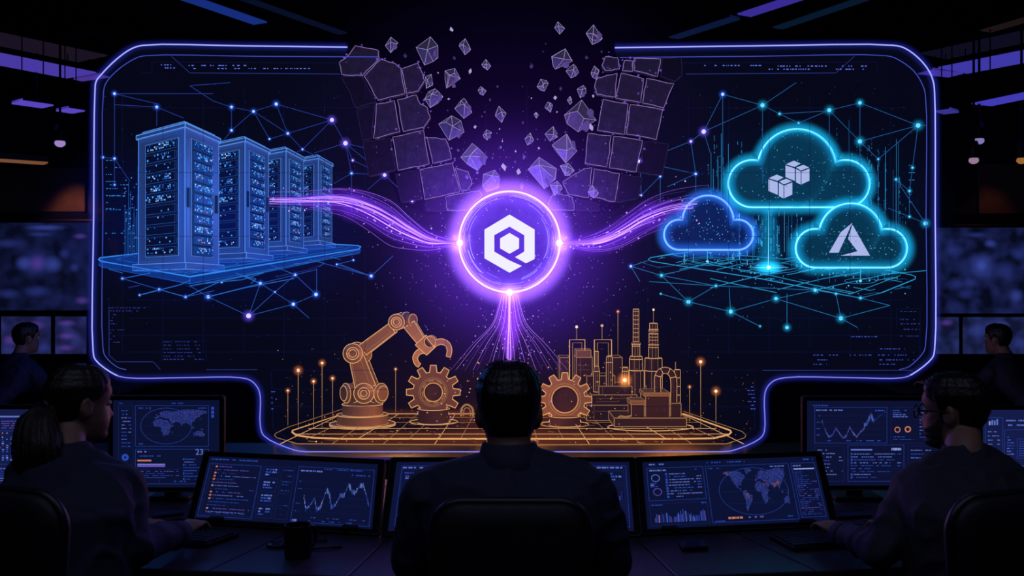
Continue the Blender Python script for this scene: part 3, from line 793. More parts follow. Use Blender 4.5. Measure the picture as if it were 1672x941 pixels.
# drifting dust of light
def dust(label, n, fn, mats, r0, r1):
    mb = MB()
    for _ in range(n): mb.octa(fn(), R.uniform(r0, r1), R.randrange(len(mats)))
    o = build(mb, 'light_dust', mats); tag(o, label, 'dust', None, 'stuff')
def d_orb():
    a = R.uniform(0, 6.28); r = 85 + abs(R.gauss(0, 85))
    return P(832 + math.cos(a) * r, 400 + math.sin(a) * r * .9, R.uniform(4.3, 4.66))
dust('fine purple dust of light around the orb', 720, d_orb, [em('a880ff', .85), em('7a58d8', .7)], .0008, .0030)
dust('fine orange dust of light over the factory platform', 260, lambda: P(R.uniform(450, 1230), min(725, R.gauss(650, 60)), R.uniform(4.8, 5.6)), [em('ff9a50', .7), em('b0603a', .6)], .001, .003)
dust('fine blue dust of light over the server rack side of the display', 240, lambda: P(R.uniform(170, 700), R.uniform(130, 590), R.uniform(4.66, 4.69)), [em('3a58d0', .6), em('5a40a8', .5)], .0008, .0022)
dust('fine cyan dust of light over the cloud side of the display', 240, lambda: P(R.uniform(980, 1505), R.uniform(130, 590), R.uniform(4.66, 4.69)), [em('2a78b8', .6), em('4a48b0', .5)], .0008, .0022)

# ================================================================== SERVER RACKS (left hologram)
def FL(px, py, C=551.0, H=338.0): return P(px, py, C / (py - H))     # the rack platform's sloping plane
m_hb = solid('hologram_blue_metal', '8ea4cc', .42, .25, emit='4c70b4', es=.24)
m_hb_d = solid('hologram_blue_dark', '1a2c50', .5, .1, emit='103070', es=.05)
m_hb_line = em('62a8ff', .95); m_hb_soft = em('2c6ad8', .7)
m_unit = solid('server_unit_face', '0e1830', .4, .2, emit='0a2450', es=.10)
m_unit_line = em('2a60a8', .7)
m_unit_lit = solid('server_unit_lit', '1a3a70', .4, .2, emit='1a4c98', es=.35)  # brighter right-face copy, face shading put into its colour and emission
led_m = [em('50b0ff', 1.2), em('2a70e0', .9), em('b8dcff', 1.3), em('ffa060', .9)]
N0 = FL(302, 440)
Lv = P(226, 426, 5.84) - P(302, 440, 5.4); Lv.z = 0
Rv = Vector((.02, .55, 0))
Lv = Vector((Lv.x, Lv.y, 0))
HT = (440 - 196) / F * 5.4
ZL, ZR = .018, .018           # the row climbs, each rack stands upright
def face_pt(org, U, u, z, off):
    n = Vector((U.y, -U.x, 0)).normalized()
    if n.y > 0 and abs(n.y) > .2: n = -n
    if U is Rv and n.x < 0: n = -n
    return org + U * u + Vector((0, 0, z)) + n * off
rack = thing('server_rack', 'largest and nearest blue glowing server rack, first of the row on the lit platform', 'server rack', N0, 'row of blue server racks')
def cap_poly(e, z):
    c = N0 + (Lv + Rv) / 2
    return [c + (q - c) * e + Vector((0, 0, z)) for q in (N0, N0 + Rv, N0 + Lv + Rv, N0 + Lv)]
b = MB(); b.prism(cap_poly(1.0, .03), (0, 0, HT - .065)); b.outline(.0022, 1); build(b, 'cabinet', [m_hb, m_hb_line], rack)
b = MB(); b.prism(cap_poly(1.14, 0), (0, 0, .034)); b.outline(.0018, 1); build(b, 'plinth', [m_hb, m_hb_line], rack)
b = MB()
b.loft([cap_poly(1.05, HT - .04), cap_poly(1.05, HT - .018), cap_poly(.9, HT)]); b.outline(.0030, 1, 25); build(b, 'top_cap', [m_hb, m_hb_line], rack)
# glass doors with the stacked units behind
for fi, (U, u0, u1) in enumerate(((Lv, .12, .82), (Rv, .16, .78))):
    z0, z1 = .075, HT - .085
    b = MB()
    q = [face_pt(N0, U, u, z, .004) for u, z in ((u0, z0), (u1, z0), (u1, z1), (u0, z1))]
    b.quad(*q); b.tube(q, .0016, 4, 1, True)
    q2 = [face_pt(N0, U, u, z, .003) for u, z in ((.03, .05), (.97, .05), (.97, HT - .06), (.03, HT - .06))]
    b.tube(q2, .0012, 4, 2, True)
    build(b, 'door_recess', [m_hb_d, m_hb_line, m_hb_soft], rack)
    nU = 11; hz = (z1 - z0) / nU
    for i in range(nU):
        rr = random.Random(fi * 50 + i)
        za, zb = z0 + hz * (i + .12), z0 + hz * (i + .86); ua, ub = u0 + .05 * (u1 - u0), u1 - .06 * (u1 - u0)
        b = MB()
        f1 = [face_pt(N0, U, u, z, .005) for u, z in ((ua, za), (ub, za), (ub, zb), (ua, zb))]
        f2 = [face_pt(N0, U, u, z, .014) for u, z in ((ua, za), (ub, za), (ub, zb), (ua, zb))]
        b.hexa(f1 + f2); b.outline(.0009, 1)
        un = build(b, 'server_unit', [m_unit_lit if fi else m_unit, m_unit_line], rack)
        b = MB()
        ncol = 17; dens = rr.choice((.15, .4, .55)) if fi == 0 else rr.uniform(.5, .8)
        for r_ in range(3):
            for c_ in range(ncol):
                if rr.random() > dens * (1 if .1 < c_ / ncol < (.95 if fi else .6 + .4 * rr.random()) else .3): continue
                uu = ua + (ub - ua) * (c_ + .25) / ncol; du = (ub - ua) / ncol * rr.uniform(.45, .9)
                zz = za + (zb - za) * (.22 + .26 * r_); dz = (zb - za) * rr.uniform(.12, .24)
                m = rr.choices((0, 1, 2, 3), (5, 5, 2, .4 if fi else .1))[0]
                b.quad(face_pt(N0, U, uu, zz, .0152), face_pt(N0, U, uu + du, zz, .0152), face_pt(N0, U, uu + du, zz + dz, .0152), face_pt(N0, U, uu, zz + dz, .0152), m)
        if b.f: build(b, 'indicator_lights', led_m, un)
# door handles on the posts
for U, u in ((Rv, .07), (Rv, .9)):
    b = MB(); b.hexa([face_pt(N0, U, uu, z, o) for o in (.003, .012) for uu, z in ((u - .025, HT * .42), (u + .025, HT * .42), (u + .025, HT * .55), (u - .025, HT * .55))])
    b.outline(.0007, 1); build(b, 'door_handle', [m_unit, m_unit_line], rack)
for (px, py, lab) in ((400, 422, 'second server rack from the front of the row, partly behind the largest'),
                      (467, 409.5, 'third server rack from the front, crossed by the purple stream'),
                      (520, 400, 'smallest and farthest server rack at the end of the row')):
    d = 551 / (py - 338)
    dup(rack, P(px, py, d), lab)

# platform under the racks
m_plat = veil('platform_glass', '1a5cc8', .22, (.6, .7, .9))
m_pl = em('3a9cff', 1.0); m_pl2 = em('2a78e0', .75)
plat = thing('rack_platform', 'glowing blue glass platform under the row of server racks', 'platform', FL(310, 455))
top = [(164, 421), (161, 424), (166, 427), (310, 452), (586, 407), (589, 403), (584, 401), (480, 396), (330, 396), (252, 411)]
tp = [FL(*q) for q in top]
b = MB(); b.prism([q + Vector((0, 0, -.004)) for q in tp], (0, 0, -.03)); build(b, 'slab', m_plat, plat)
b = MB(); b.tube(tp, .004, 6, closed=True); b.tube([q + Vector((0, 0, -.034)) for q in tp[1:6]], .0016, 5, 1)
b.tube([tp[3], tp[3] + Vector((0, 0, -.034))], .002, 5, 1)
build(b, 'edge_light', [m_pl, m_pl2], plat)
b = MB(); b.tube(tp, .05, 12, closed=True); build(b, 'edge_glow', aura('1a60e0', .28, 6), plat, True)
b = MB()
def fl(*pts, r=.0016, m=0): b.tube([FL(*q) + Vector((0, 0, .002)) for q in pts], r, 4, m, caps=False)
fl((190, 424), (215, 417), (222, 421)); fl((190, 424), (303, 446), (390, 432), (380, 427)); fl((300, 449), (560, 408), (572, 404)); fl((345, 441), (440, 426)); fl((370, 436), (352, 434)); fl((400, 428), (470, 418), (462, 414)); fl((480, 412), (560, 404)); fl((225, 430), (238, 427))
build(b, 'inlay_lines', m_pl2, plat)
# circuit traces hanging below the platform
def FB(px, py): return P(px, py, 551 / (py - 338 + 10))
b = MB()
def fb(*pts, r=.0015, m=0): b.tube([FB(*q) for q in pts], r, 4, m, caps=False)
fb((200, 455), (245, 446), (238, 440), (220, 441)); fb((228, 482), (295, 465), (310, 458)); fb((260, 473), (303, 485), (362, 459)); fb((335, 463), (395, 457), (430, 446)); fb((385, 446), (425, 463)); fb((310, 467), (425, 445), (588, 408)); fb((362, 459), (455, 440), (575, 415)); fb((398, 450), (418, 456), (410, 463)); fb((440, 432), (482, 449)); fb((505, 424), (530, 430), (520, 436)); fb((480, 431), (510, 428)); fb((335, 486), (400, 470), (480, 455)); fb((178, 440), (200, 446)); fb((540, 420), (556, 424)); fb((450, 452), (500, 442), (520, 434), m=1); fb((210, 470), (228, 466), m=1)
build(b, 'hanging_traces', [em('2878e0', .8), m_faint2], plat)
b = MB()
for i in range(16):
    x = 204 + i * 1.55 + R.uniform(-.5, .5); y0 = 415 + R.uniform(-3, 4); y1 = R.uniform(268, 380)
    b.tube([P(x, y0, 6.6), P(x, y1, 6.6)], .0012, 4, i % 2, caps=False)
build(b, 'data_column', [em('2a80e8', .7), em('184a90', .7)], plat)
b = MB()
for i in range(46): b.octa(P(R.uniform(200, 232), R.uniform(275, 412), 6.58), R.uniform(.003, .006))
build(b, 'data_spark', em('58b0ff', .9), plat)['kind'] = 'stuff'
blob('rack_bloom', bloom_volume('rack_glow', '1438d8', .10, (1.1, 1.5, .6), 1.4), P(380, 370, 6.2), (1.1, 1.5, .6), plat, 32)

# ================================================================== NODE NETWORKS
def network(label, nodes, edges, colr, cols, d, m_l, group=None):
    c = P(*nodes[list(nodes)[0]][:2], d)
    t = thing('node_network', label, 'network', c)
    for a, e in edges:
        pa = P(*nodes[a][:2], d) if isinstance(a, str) else P(*a, d); pb = P(*nodes[e][:2], d) if isinstance(e, str) else P(*e, d)
        mb = MB(); mb.tube([pa, pb], .0014, 4, caps=False); build(mb, 'link', m_l, t)
    for k_, v in nodes.items():
        x, y, r = v[:3]
        q = P(x, y, d); rr = r / F * d
        mb = MB(); mb.ball(q, rr, 14, 10)
        n = build(mb, 'node', cols[v[3] if len(v) > 3 else 0], t, True)
        mb = MB(); mb.ball(q, rr * 4.2, 18, 14); build(mb, 'node_glow', colr[v[3] if len(v) > 3 else 0], n, True)
    return t
cw = [em('b8dcff', 1.4), em('e0d0ff', 1.4), em('70d8ff', 1.3)]
ga = [aura('2a60f0', .38, 10), aura('6a50f0', .38, 10), aura('10a8d8', .38, 10)]
m_link = em('3450c0', .62); m_link_c = em('2a78c0', .62)
NL = dict(a=(187, 153, 2.2), b=(256, 175, 2.4), c=(378, 175, 2.3), d=(378, 213, 1.9), e=(414, 182, 2.2), f=(451, 170, 2.6), g=(470, 218, 2.0), h=(542, 196, 3.2, 1), i=(564, 234, 3.6, 1), j=(494, 244, 1.5), k=(628, 286, 2.8, 1), l=(576, 262, 1.6, 1), m=(574, 283, 1.9), n=(440, 227, 1.4), o=(187, 259, 1.8), p=(168, 257, 1.6), z=(187, 302, 1.4), ee=(673, 328, 2.0, 1))
EL = [('a', 'o'), ('a', (348, 153)), ('a', (258, 170)), ((187, 171), 'b'), ('b', (300, 193)), ('b', (256, 206)), ('c', 'd'), ('c', 'e'), ('e', 'f'), ('f', 'h'), ('e', 'd'), ('e', 'n'), ('f', 'g'), ('g', 'n'), ('e', 'g'), ('h', 'g'), ('g', 'j'), ('h', 'j'), ('h', 'i'), ('i', 'l'), ('i', 'm'), ('i', 'k'), ('l', 'k'), ('m', 'k'), ('m', (574, 346)), ('k', 'ee'), ('k', (600, 310)), ('p', 'o'), ('o', 'z'), ('o', (212, 296)), ('d', (366, 228)), ('j', (482, 250)), ('j', (530, 262)), ('i', (680, 262)), ('m', (545, 300)), ('c', (348, 165)), ((348, 165), (310, 140)), ((310, 140), (376, 135)), ('i', (513, 250))]
network('web of blue nodes and thin links above and right of the server racks', NL, EL, ga, cw, DP + .03, m_link)
NL2 = dict(q=(200, 455, 1.6), r=(260, 473, 1.8), aa=(228, 482, 1.3), s=(303, 485, 1.8), t=(340, 485, 2.7), u=(406, 516, 3.9, 1), v=(425, 463, 2.4), w=(479, 497, 2.6), x=(516, 481, 2.8), y=(482, 449, 2.0), z=(606, 451, 2.4), bb=(362, 461, 1.3), cc=(550, 432, 1.3), dd=(577, 425, 1.3), ff=(449, 477, 1.2))
EL2 = [('q', 'r'), ('r', 's'), ('aa', 'r'), ('t', 'u'), ('u', 'v'), ('u', 'ff'), ('ff', 'y'), ('u', 'w'), ('w', 'x'), ('x', 'y'), ('v', 't'), ('v', 'w'), ('y', 'v'), ('z', 'cc'), ('z', (642, 418)), ('cc', 'dd'), ('z', (550, 430)), ('y', (517, 440)), ((517, 438), (517, 481)), ('t', (310, 467)), ('s', (350, 475)), ('v', (398, 450)), ('w', (505, 520)), ('z', (520, 428))]
network('web of blue nodes below the rack platform, one large pale node lowest', NL2, EL2, ga, cw, DP + .03, em('3468d8', .7))
NR = dict(A=(1180, 154, 2.6), B=(1245, 172, 3.4, 2), C=(1149, 215, 3.6, 1), D=(1128, 231, 2.1, 1), E=(1045, 264, 3.0, 1), F=(1354, 180, 3.2, 2), G=(1404, 168, 2.8, 2), H=(1499, 205, 3.6, 2), I=(1404, 231, 3.4, 2), J=(1434, 260, 1.4, 2), K=(1304, 201, 1.4, 2), L=(1273, 186, 1.6, 2), M=(1136, 284, 2.0), N=(1078, 288, 1.7), O=(1047, 319, 1.4, 1), P=(1490, 274, 1.6, 2), Q=(1485, 312, 1.8, 2), R=(1485, 354, 1.5, 2), S=(1511, 365, 3.2, 2), T=(1463, 293, 1.6, 2))
ER = [('A', 'B'), ('A', 'C'), ('B', 'C'), ('C', 'D'), ('D', 'E'), ('D', 'M'), ('E', 'M'), ('E', 'O'), ('E', 'N'), ('N', (1078, 330)), ('B', 'L'), ('L', 'K'), ('K', 'F'), ('F', 'G'), ('F', 'I'), ('G', 'I'), ('G', 'H'), ('H', 'I'), ('I', 'J'), ('J', 'H'), ('H', 'P'), ('P', 'Q'), ('Q', 'R'), ('R', 'S'), ('B', (1300, 135)), ('B', (1245, 300)), ('F', (1354, 260)), ('I', (1404, 270)), ('A', (1180, 290)), ('T', 'Q'), ('T', (1463, 380)), ('J', (1434, 370)), ('L', (1354, 181)), ('H', (1512, 205)), ('M', (1090, 305)), ('M', (1136, 322)), ('C', (1160, 250)), ('T', 'S'), ('R', (1450, 340)), ('O', 'N')]
network('web of cyan nodes and thin links above the three glowing clouds', NR, ER, ga, cw, DP + .03, m_link_c)
NR2 = dict(a=(1030, 435, 2.0), b=(1080, 450, 2.0, 2), c=(1124, 493, 3.1, 2), d=(1169, 467, 1.7, 2), e=(1193, 509, 3.3, 2), f=(1267, 488, 2.8, 2), g=(1285, 535, 2.8, 2), h=(1373, 520, 3.3, 2), i=(1331, 474, 2.6, 2), j=(1405, 487, 1.8, 2), l=(1241, 533, 1.2, 2), m=(1079, 480, 1.1, 2), n=(1365, 480, 1.5, 2))
ER2 = [('a', 'b'), ('a', (1060, 425)), ('b', 'c'), ('c', 'd'), ('c', 'e'), ('e', 'f'), ('f', 'i'), ('f', 'h'), ('h', (1453, 499)), ((1453, 499), 'j'), ('d', 'b'), ('i', 'd'), ('h', 'n'), ('g', (1285, 480)), ('e', (1190, 465)), ('m', 'c'), ('e', 'l'), ('n', 'j'), ('i', 'n'), ('j', (1440, 478)), ('d', (1060, 460)), ('h', (1400, 535)), ('a', (1045, 460)), ('b', (1140, 435))]
network('web of cyan nodes below the circuit floor of the clouds', NR2, ER2, ga, cw, DP + .03, em('2a90c8', .7))

# ================================================================== CLOUDS
def capsule(mb, a, c, r, sy, n=24):
    a, c = Vector(a), Vector(c); rings = []
    for i in range(9):
        ph = math.pi / 2 * i / 8
        rings.append((a.x - math.cos(ph) * r, math.sin(ph) * r))
    for i in range(9):
        ph = math.pi / 2 * (8 - i) / 8
        rings.append((c.x + math.cos(ph) * r, math.sin(ph) * r))
    mb.loft([[Vector((x, a.y + math.cos(2 * math.pi * j / n) * max(q, 1e-4) * sy, a.z + math.sin(2 * math.pi * j / n) * max(q, 1e-4))) for j in range(n)] for x, q in rings])
m_cl = veil('cloud_body', '0a6c8c', .22, (.16, .25, .32), '28d8ff', 1.5, 3.0)
m_cl_b = veil('cloud_body_blue', '1848a8', .17, (.3, .35, .5), '5098ff', 1.2, 3.0)
def cloud(label, caps, main, d, body, rimc, glowc, sy=.55):
    (x0, x1, y, r), (mx, my, mr) = caps, main
    c = P(mx, my, d)
    t = thing('cloud', label, 'cloud', c)
    def shell(grow, name, mat, vox):
        mb = MB(); k = d / F
        capsule(mb, P(x0, y, d), P(x1, y, d), (r + grow) * k, sy); mb.ball(P(mx, my, d), (mr + grow) * k, 36, 24, sc=(1, sy, 1))
        fm = fuse(mb, vox, 3)
        return build(fm, name, mat, t, True)
    shell(0, 'body', body, .009)
    # outline tube from the analytic silhouette
    pts = []
    def onc(cx, cy, rr, a0, a1, n): return [(cx + rr * math.cos(a0 + (a1 - a0) * i / n), cy - rr * math.sin(a0 + (a1 - a0) * i / n)) for i in range(n + 1)]
    def isect(cx, cy, r1, side):
        dx, dy = cx - mx, cy - my; D = math.hypot(dx, dy); a = (mr * mr - r1 * r1 + D * D) / (2 * D); h = math.sqrt(max(mr * mr - a * a, 0))
        s_ = [(mx + a * dx / D + s * h * dy / D, my + a * dy / D - s * h * dx / D) for s in (1, -1)]
        return min(s_, key=lambda q: q[1])
    il = isect(x0, y, r, -1); ir = isect(x1, y, r, 1)
    an = lambda p, cx, cy: math.atan2(-(p[1] - cy), p[0] - cx)
    a_main0 = an(il, mx, my); a_main1 = an(ir, mx, my)
    if a_main0 < a_main1: a_main0 += 2 * math.pi
    al = an(il, x0, y); ar = an(ir, x1, y)
    if al < 0: al += 2 * math.pi
    pts += onc(mx, my, mr, a_main0, a_main1, 40)
    pts += onc(x1, y, r, ar, -math.pi / 2, 24)[1:]
    pts += onc(x0, y, r, 1.5 * math.pi, al, 24)
    pts = pts[:-1]
    b = MB(); b.tube([P(px, py, d) for px, py in pts], .0055, 6, closed=True); build(b, 'bright_rim', rimc, t, True)
    b = MB(); b.tube([P(px, py, d) for px, py in pts], .062, 16, closed=True); build(b, 'rim_glow', glowc, t, True)
    b = MB()
    rr = random.Random(int(mx))
    for _ in range(int(mr * 2.2)):
        if rr.random() < .5: a = rr.uniform(0, 6.28); q = mr * math.sqrt(rr.uniform(0, .85)); x, yy = mx + q * math.cos(a), my + q * math.sin(a)
        else: x, yy = rr.uniform(x0 - r * .7, x1 + r * .7), y + rr.uniform(-.75, .75) * r
        b.octa(P(x, yy, d - (mr * .62 * d / F)), rr.uniform(.0012, .0035))
    build(b, 'flecks', em('70e0ff', .8), t)['kind'] = 'stuff'
    return t
cy_rim = em('9af4ff', 1.35); cy_aura = aura('14b8e8', .55, 7)
cA = cloud('largest cyan glowing cloud, with two white cube pairs on its front', (1228, 1381, 300, 38.5), (1301, 275, 64), 5.7, m_cl, cy_rim, cy_aura)
cB = cloud('small blue glowing cloud without emblem, reached by the purple stream', (1109, 1205, 383.5, 24.5), (1156, 361, 41.5), 5.3, m_cl_b, em('90c8ff', 1.3), aura('2878f0', .5, 7))
cC = cloud('front right cyan cloud with the white split triangle emblem', (1331, 1449, 405.5, 31.5), (1389, 384, 51.5), 5.25, m_cl, cy_rim, cy_aura)
# emblems
m_sig = em('c8d4ff', .95)
def plate(poly, d, th=.008):
    mb = MB(); mb.prism([P(x, y, d) for x, y in poly], (0, th, 0)); return mb
DC = 5.7 - 64 * .55 * 5.7 / F - .05
q4 = lambda x, y: (1020 + x / 3.215, 130 + y / 3.215)
for ox, oy in ((0, 0), (-90, 73)):
    for poly in ([(848, 444), (888, 426), (924, 441), (893, 458)], [(846, 451), (893, 467), (893, 531), (846, 511)],
                 [(903, 461), (938, 448), (968, 461), (927, 477)], [(901, 470), (924, 483), (924, 550), (901, 538)], [(930, 483), (970, 467), (970, 531), (930, 549)]):
        build(plate([q4(x + ox, y + oy) for x, y in poly], DC), 'cube_emblem_face', m_sig, cA)
DT = 5.25 - 51.5 * .55 * 5.25 / F - .05
o = build(plate([(1391.7, 364.4), (1373.6, 379.3), (1354.4, 412.6), (1369.3, 412.6)], DT), 'triangle_emblem_piece', m_sig, cC)
o = build(plate([(1392.3, 367.8), (1420.6, 417.6), (1373, 417.6), (1401, 410.4), (1385.5, 390.2)], DT), 'triangle_emblem_piece', m_sig, cC)
bm = bmesh.new(); bm.from_mesh(o.data); bmesh.ops.triangulate(bm, faces=[f for f in bm.faces if len(f.verts) > 4]); bm.to_mesh(o.data); bm.free()

# circuit floor under the clouds
def FC(px, py): return P(px, py, 1225.0 / (py - 250))
cf = thing('circuit_floor', 'flat glowing cyan circuit floor under the three clouds', 'platform', FC(1255, 437))
b = MB()
def fc(*pts, r=.0018, m=0): b.tube([FC(*q) for q in pts], r, 4, m, caps=False)
fc((1100, 414), (1062, 421), (1058, 424), (1064, 427), (1240, 455), (1405, 487), (1440, 478), (1494, 456), (1495, 452), (1488, 449), (1446, 441), r=.0026)
fc((1062, 421), (1130, 411)); fc((1115, 424), (1240, 446), (1330, 466), (1395, 478)); fc((1270, 473), (1345, 455), (1400, 446)); fc((1160, 470), (1250, 448), (1300, 438)); fc((1110, 440), (1190, 424), (1240, 424)); fc((1330, 474), (1465, 444))
fc((1173, 440), (1215, 430), (1240, 434)); fc((1160, 455), (1190, 462), (1268, 478)); fc((1290, 448), (1330, 440), (1320, 432), (1300, 428)); fc((1195, 416), (1290, 424)); fc((1340, 470), (1390, 480), (1470, 450)); fc((1440, 448), (1492, 444), (1512, 442)); fc((1405, 487), (1366, 480), m=1); fc((1070, 450), (1110, 443), m=1); fc((1045, 428), (1075, 437), (1130, 430), m=1)
rr = random.Random(7)
for _ in range(70):
    x, y = rr.uniform(1075, 1470), rr.uniform(412, 482)
    if y > 430 + (x - 1075) * .2 or y < 412 + max(0, (x - 1250)) * .13: continue
    L_ = rr.uniform(8, 34); s = rr.choice((.19, -.19)); x2 = x + L_; y2 = y + s * L_
    fc((x, y), (x2, y2), *([(x2 + 8, y2 - (6 if s > 0 else -3) * .3)] if rr.random() < .5 else []), r=rr.uniform(.001, .002), m=rr.randrange(2))
build(b, 'circuit_lines', [em('30b8e8', .85), em('1a6a98', .8)], cf)
b = MB()
for _ in range(130):
    x, y = rr.uniform(1080, 1480), rr.uniform(412, 480)
    if y > 432 + (x - 1075) * .2: continue
    b.octa(FC(x, y), rr.uniform(.002, .006))
build(b, 'circuit_sparks', em('60d8ff', .9), cf)['kind'] = 'stuff'
b = MB()
for cx, cy, rx in ((1155, 427, 26), (1155, 427, 40), (1255, 438, 30), (1255, 438, 52), (1405, 459, 26)):
    b.tube([FC(cx + math.cos(a) * rx, cy + math.sin(a) * rx * .17) for a in [2 * math.pi * i / 40 for i in range(40)]], .0016, 4, closed=True)
build(b, 'ring_trace', em('2aa0d0', .7), cf)
bc = thing('light_beacon', 'bright white cyan spark with a vertical beam on the circuit floor', 'beacon', FC(1255, 437))
c = P(1255, 437, 5.2)
b = MB(); b.ball(c, .010, 14, 10); build(b, 'spark', em('e8ffff', 2.0), bc, True)
b = MB(); b.ball(c, .07, 24, 14, sc=(1.2, .8, .8)); build(b, 'spark_glow', aura('20c8ff', 1.0, 8), bc, True)
b = MB(); b.tube([P(1255, 440, 5.2), P(1255, 405, 5.2), P(1255, 345, 5.2)], .004, 6, rads=[.005, .0025, .0008]); b.tube([P(1222, 437, 5.2), P(1255, 437, 5.2), P(1288, 437, 5.2)], .004, 6, rads=[.0004, .0035, .0004]); build(b, 'beam', em('70e8ff', 1.1), bc)  # the crosswise tube is a star flare modelled as geometry
b = MB(); b.tube([P(1255, 445, 5.2), P(1255, 342, 5.2)], .07, 14, rads=[.09, .05], caps=False); build(b, 'beam_glow', aura('10a8d8', .25, 5), bc, True)
blob('bloom_volume', bloom_volume('cloud_glow', '0a68c0', .07, (1.0, .8, .7), 1.3), P(1280, 370, 5.6), (1.0, .8, .7), bc, 32)
# pins of light hanging under the clouds
for x, y0, y1, d, lab in ((1155, 408, 427, 5.35, 'thin light pin under the small blue cloud'), (1405, 437, 459, 5.2, 'thin light pin under the front right cloud')):
    t = thing('light_pin', lab, 'light pin', P(x, y1, d), 'thin light pins under clouds')
    b = MB(); b.tube([P(x, y0, d), P(x, y1, d)], .0022, 5); build(b, 'stem', em('40c8f0', .9), t)
    b = MB(); b.ball(P(x, y1, d), .007, 10, 8); build(b, 'tip', em('90f0ff', 1.2), t, True)
# falling data
def rain(label, n, x0, x1, y0, y1, d, mats, ragged=30):
    mb = MB()
    for i in range(n):
        x = R.uniform(x0, x1); y = y0 + R.uniform(0, ragged); ye = y1 - R.uniform(0, ragged)
        if R.random() < .35: mb.tube([P(x, y, d), P(x, ye, d)], R.uniform(.0008, .0018), 4, R.randrange(len(mats)), caps=False); continue
        while y < ye:
            l = R.choice((1, 1.5, 2.5, 5, 9)); m = R.randrange(len(mats))
            if R.random() < .6: mb.tube([P(x, y, d), P(x, y + l, d)], R.uniform(.0012, .0026), 4, m, caps=False)
            y += l + R.uniform(1.5, 7)
    o = build(mb, 'data_rain', mats); tag(o, label, 'data rain', None, 'stuff')
rm = [em('28a0d0', .8), em('1a6a98', .7), em('60d8f8', .8)]
rain('cyan data rain between the largest cloud and the circuit floor', 46, 1195, 1312, 340, 440, 5.5, rm)
rain('cyan data rain left of the largest cloud', 22, 1150, 1215, 215, 335, 5.9, rm[:2], 70)
rain('cyan data rain right of the largest cloud', 24, 1390, 1470, 225, 410, 5.9, rm[:2], 70)
rain('faint data rain behind the top of the largest cloud', 12, 1215, 1390, 185, 330, 6.1, rm[1:2], 70)
rain('short data rain under the small blue cloud', 10, 1115, 1200, 409, 430, 5.4, rm, 8)
rain('short data rain under the front right cloud', 10, 1335, 1450, 438, 462, 5.3, rm[:2], 8)
rain('faint cyan data rain behind the front right cloud', 14, 1360, 1480, 300, 440, 6.0, rm[1:2], 60)

# ================================================================== FACTORY PLATFORM (amber hologram)
def FO(px, py, lift=0.0): return P(px, py, 665.0 / (py - 580)) + Vector((0, 0, lift))
m_am = em('ffba70', 1.0); m_am2 = em('d89858', .62); m_am3 = em('8a5c38', .7); m_hot = em('ffe0b0', 1.5)
m_amb = solid('amber_hologram', 'a8845a', .45, .2, emit='a87440', es=.09, bump=.15, bscale=30)
m_amd = solid('amber_hologram_dark', '4a3424', .6, .1, emit='4a2c18', es=.07, bump=.2, bscale=30)
ip = thing('factory_platform', 'glowing amber grid platform under the robot arm, gears and factory', 'platform', FO(836, 717))
pl = [(478, 703), (477, 706), (484, 711), (510, 715), (560, 717), (1110, 717), (1165, 716), (1190, 710), (1194, 706), (1192, 703), (1116, 676), (560, 676)]
b = MB(); b.prism([FO(*q) + Vector((0, 0, -.006)) for q in pl], (0, 0, -.02)); build(b, 'slab', veil('amber_floor', '8a4a1c', .014, (.8, .76, .72), grain=.5), ip)
b = MB(); b.tube([FO(*q) for q in pl[:11]], .0042, 6); b.tube([FO(*q) for q in (pl[10], pl[11], pl[0])], .0026, 6)
build(b, 'border_light', m_am, ip)
b = MB(); b.tube([FO(*q) for q in pl], .06, 12, closed=True); build(b, 'border_glow', aura('d06818', .10, 6), ip, True)
b = MB()
ol = [(560, 668), (470, 698), (450, 708), (448, 711), (452, 715), (486, 725), (840, 727), (1186, 725), (1216, 715), (1218, 711), (1212, 705), (1116, 672)]
b.tube([FO(*q) for q in ol], .0018, 5, 1)
for y in (682, 690, 700, 709): b.tube([FO(560 - (y - 676) * 2.6 + 6, y), FO(1112 + (y - 676) * 2.4, y)], .0014, 4, 1 if y < 695 else 0, caps=False)
for i in range(-9, 10):
    xb, xf = 836 + i * 31, 836 + i * 42
    b.tube([FO(xb, 677), FO(xf, 717 + (8 if i % 2 else 0))], .0016, 4, 1 if i % 3 else 0, caps=False)
build(b, 'grid_lines', [m_am, m_am2], ip)
b = MB()
rr = random.Random(3)
for _ in range(240):
    x, y = rr.uniform(500, 1180), rr.uniform(678, 724)
    if rr.random() < .5: b.octa(FO(x, y, .003), rr.uniform(.0015, .0045), rr.randrange(3))
    else: b.tube([FO(x, y, .003), FO(x + rr.uniform(-3, 3) + rr.uniform(2, 16), y)], .0011, 4, rr.randrange(1, 3), caps=False)
build(b, 'spark_flecks', [em('ffc080', 1.2), m_am2, m_am3], ip)['kind'] = 'stuff'
blob('bloom_volume', bloom_volume('amber_glow', 'a05020', .055, (1.4, .8, .62), 1.3), FO(836, 690) + Vector((0, 0, .16)), (1.4, .8, .62), ip, 32)
blob('front_bloom', bloom_volume('amber_glow_front', 'ff7818', .40, (.62, .4, .17), 2.2), FO(836, 700) + Vector((0, 0, .03)), (.62, .4, .17), ip, 32)

def ringpts(c, ax, r, n=32):
    ax = Vector(ax).normalized(); a = Vector((0, 0, 1)) if abs(ax.z) < .9 else Vector((1, 0, 0)); u = ax.cross(a).normalized(); w = ax.cross(u)
    return [Vector(c) + u * math.cos(2 * math.pi * i / n) * r + w * math.sin(2 * math.pi * i / n) * r for i in range(n)]

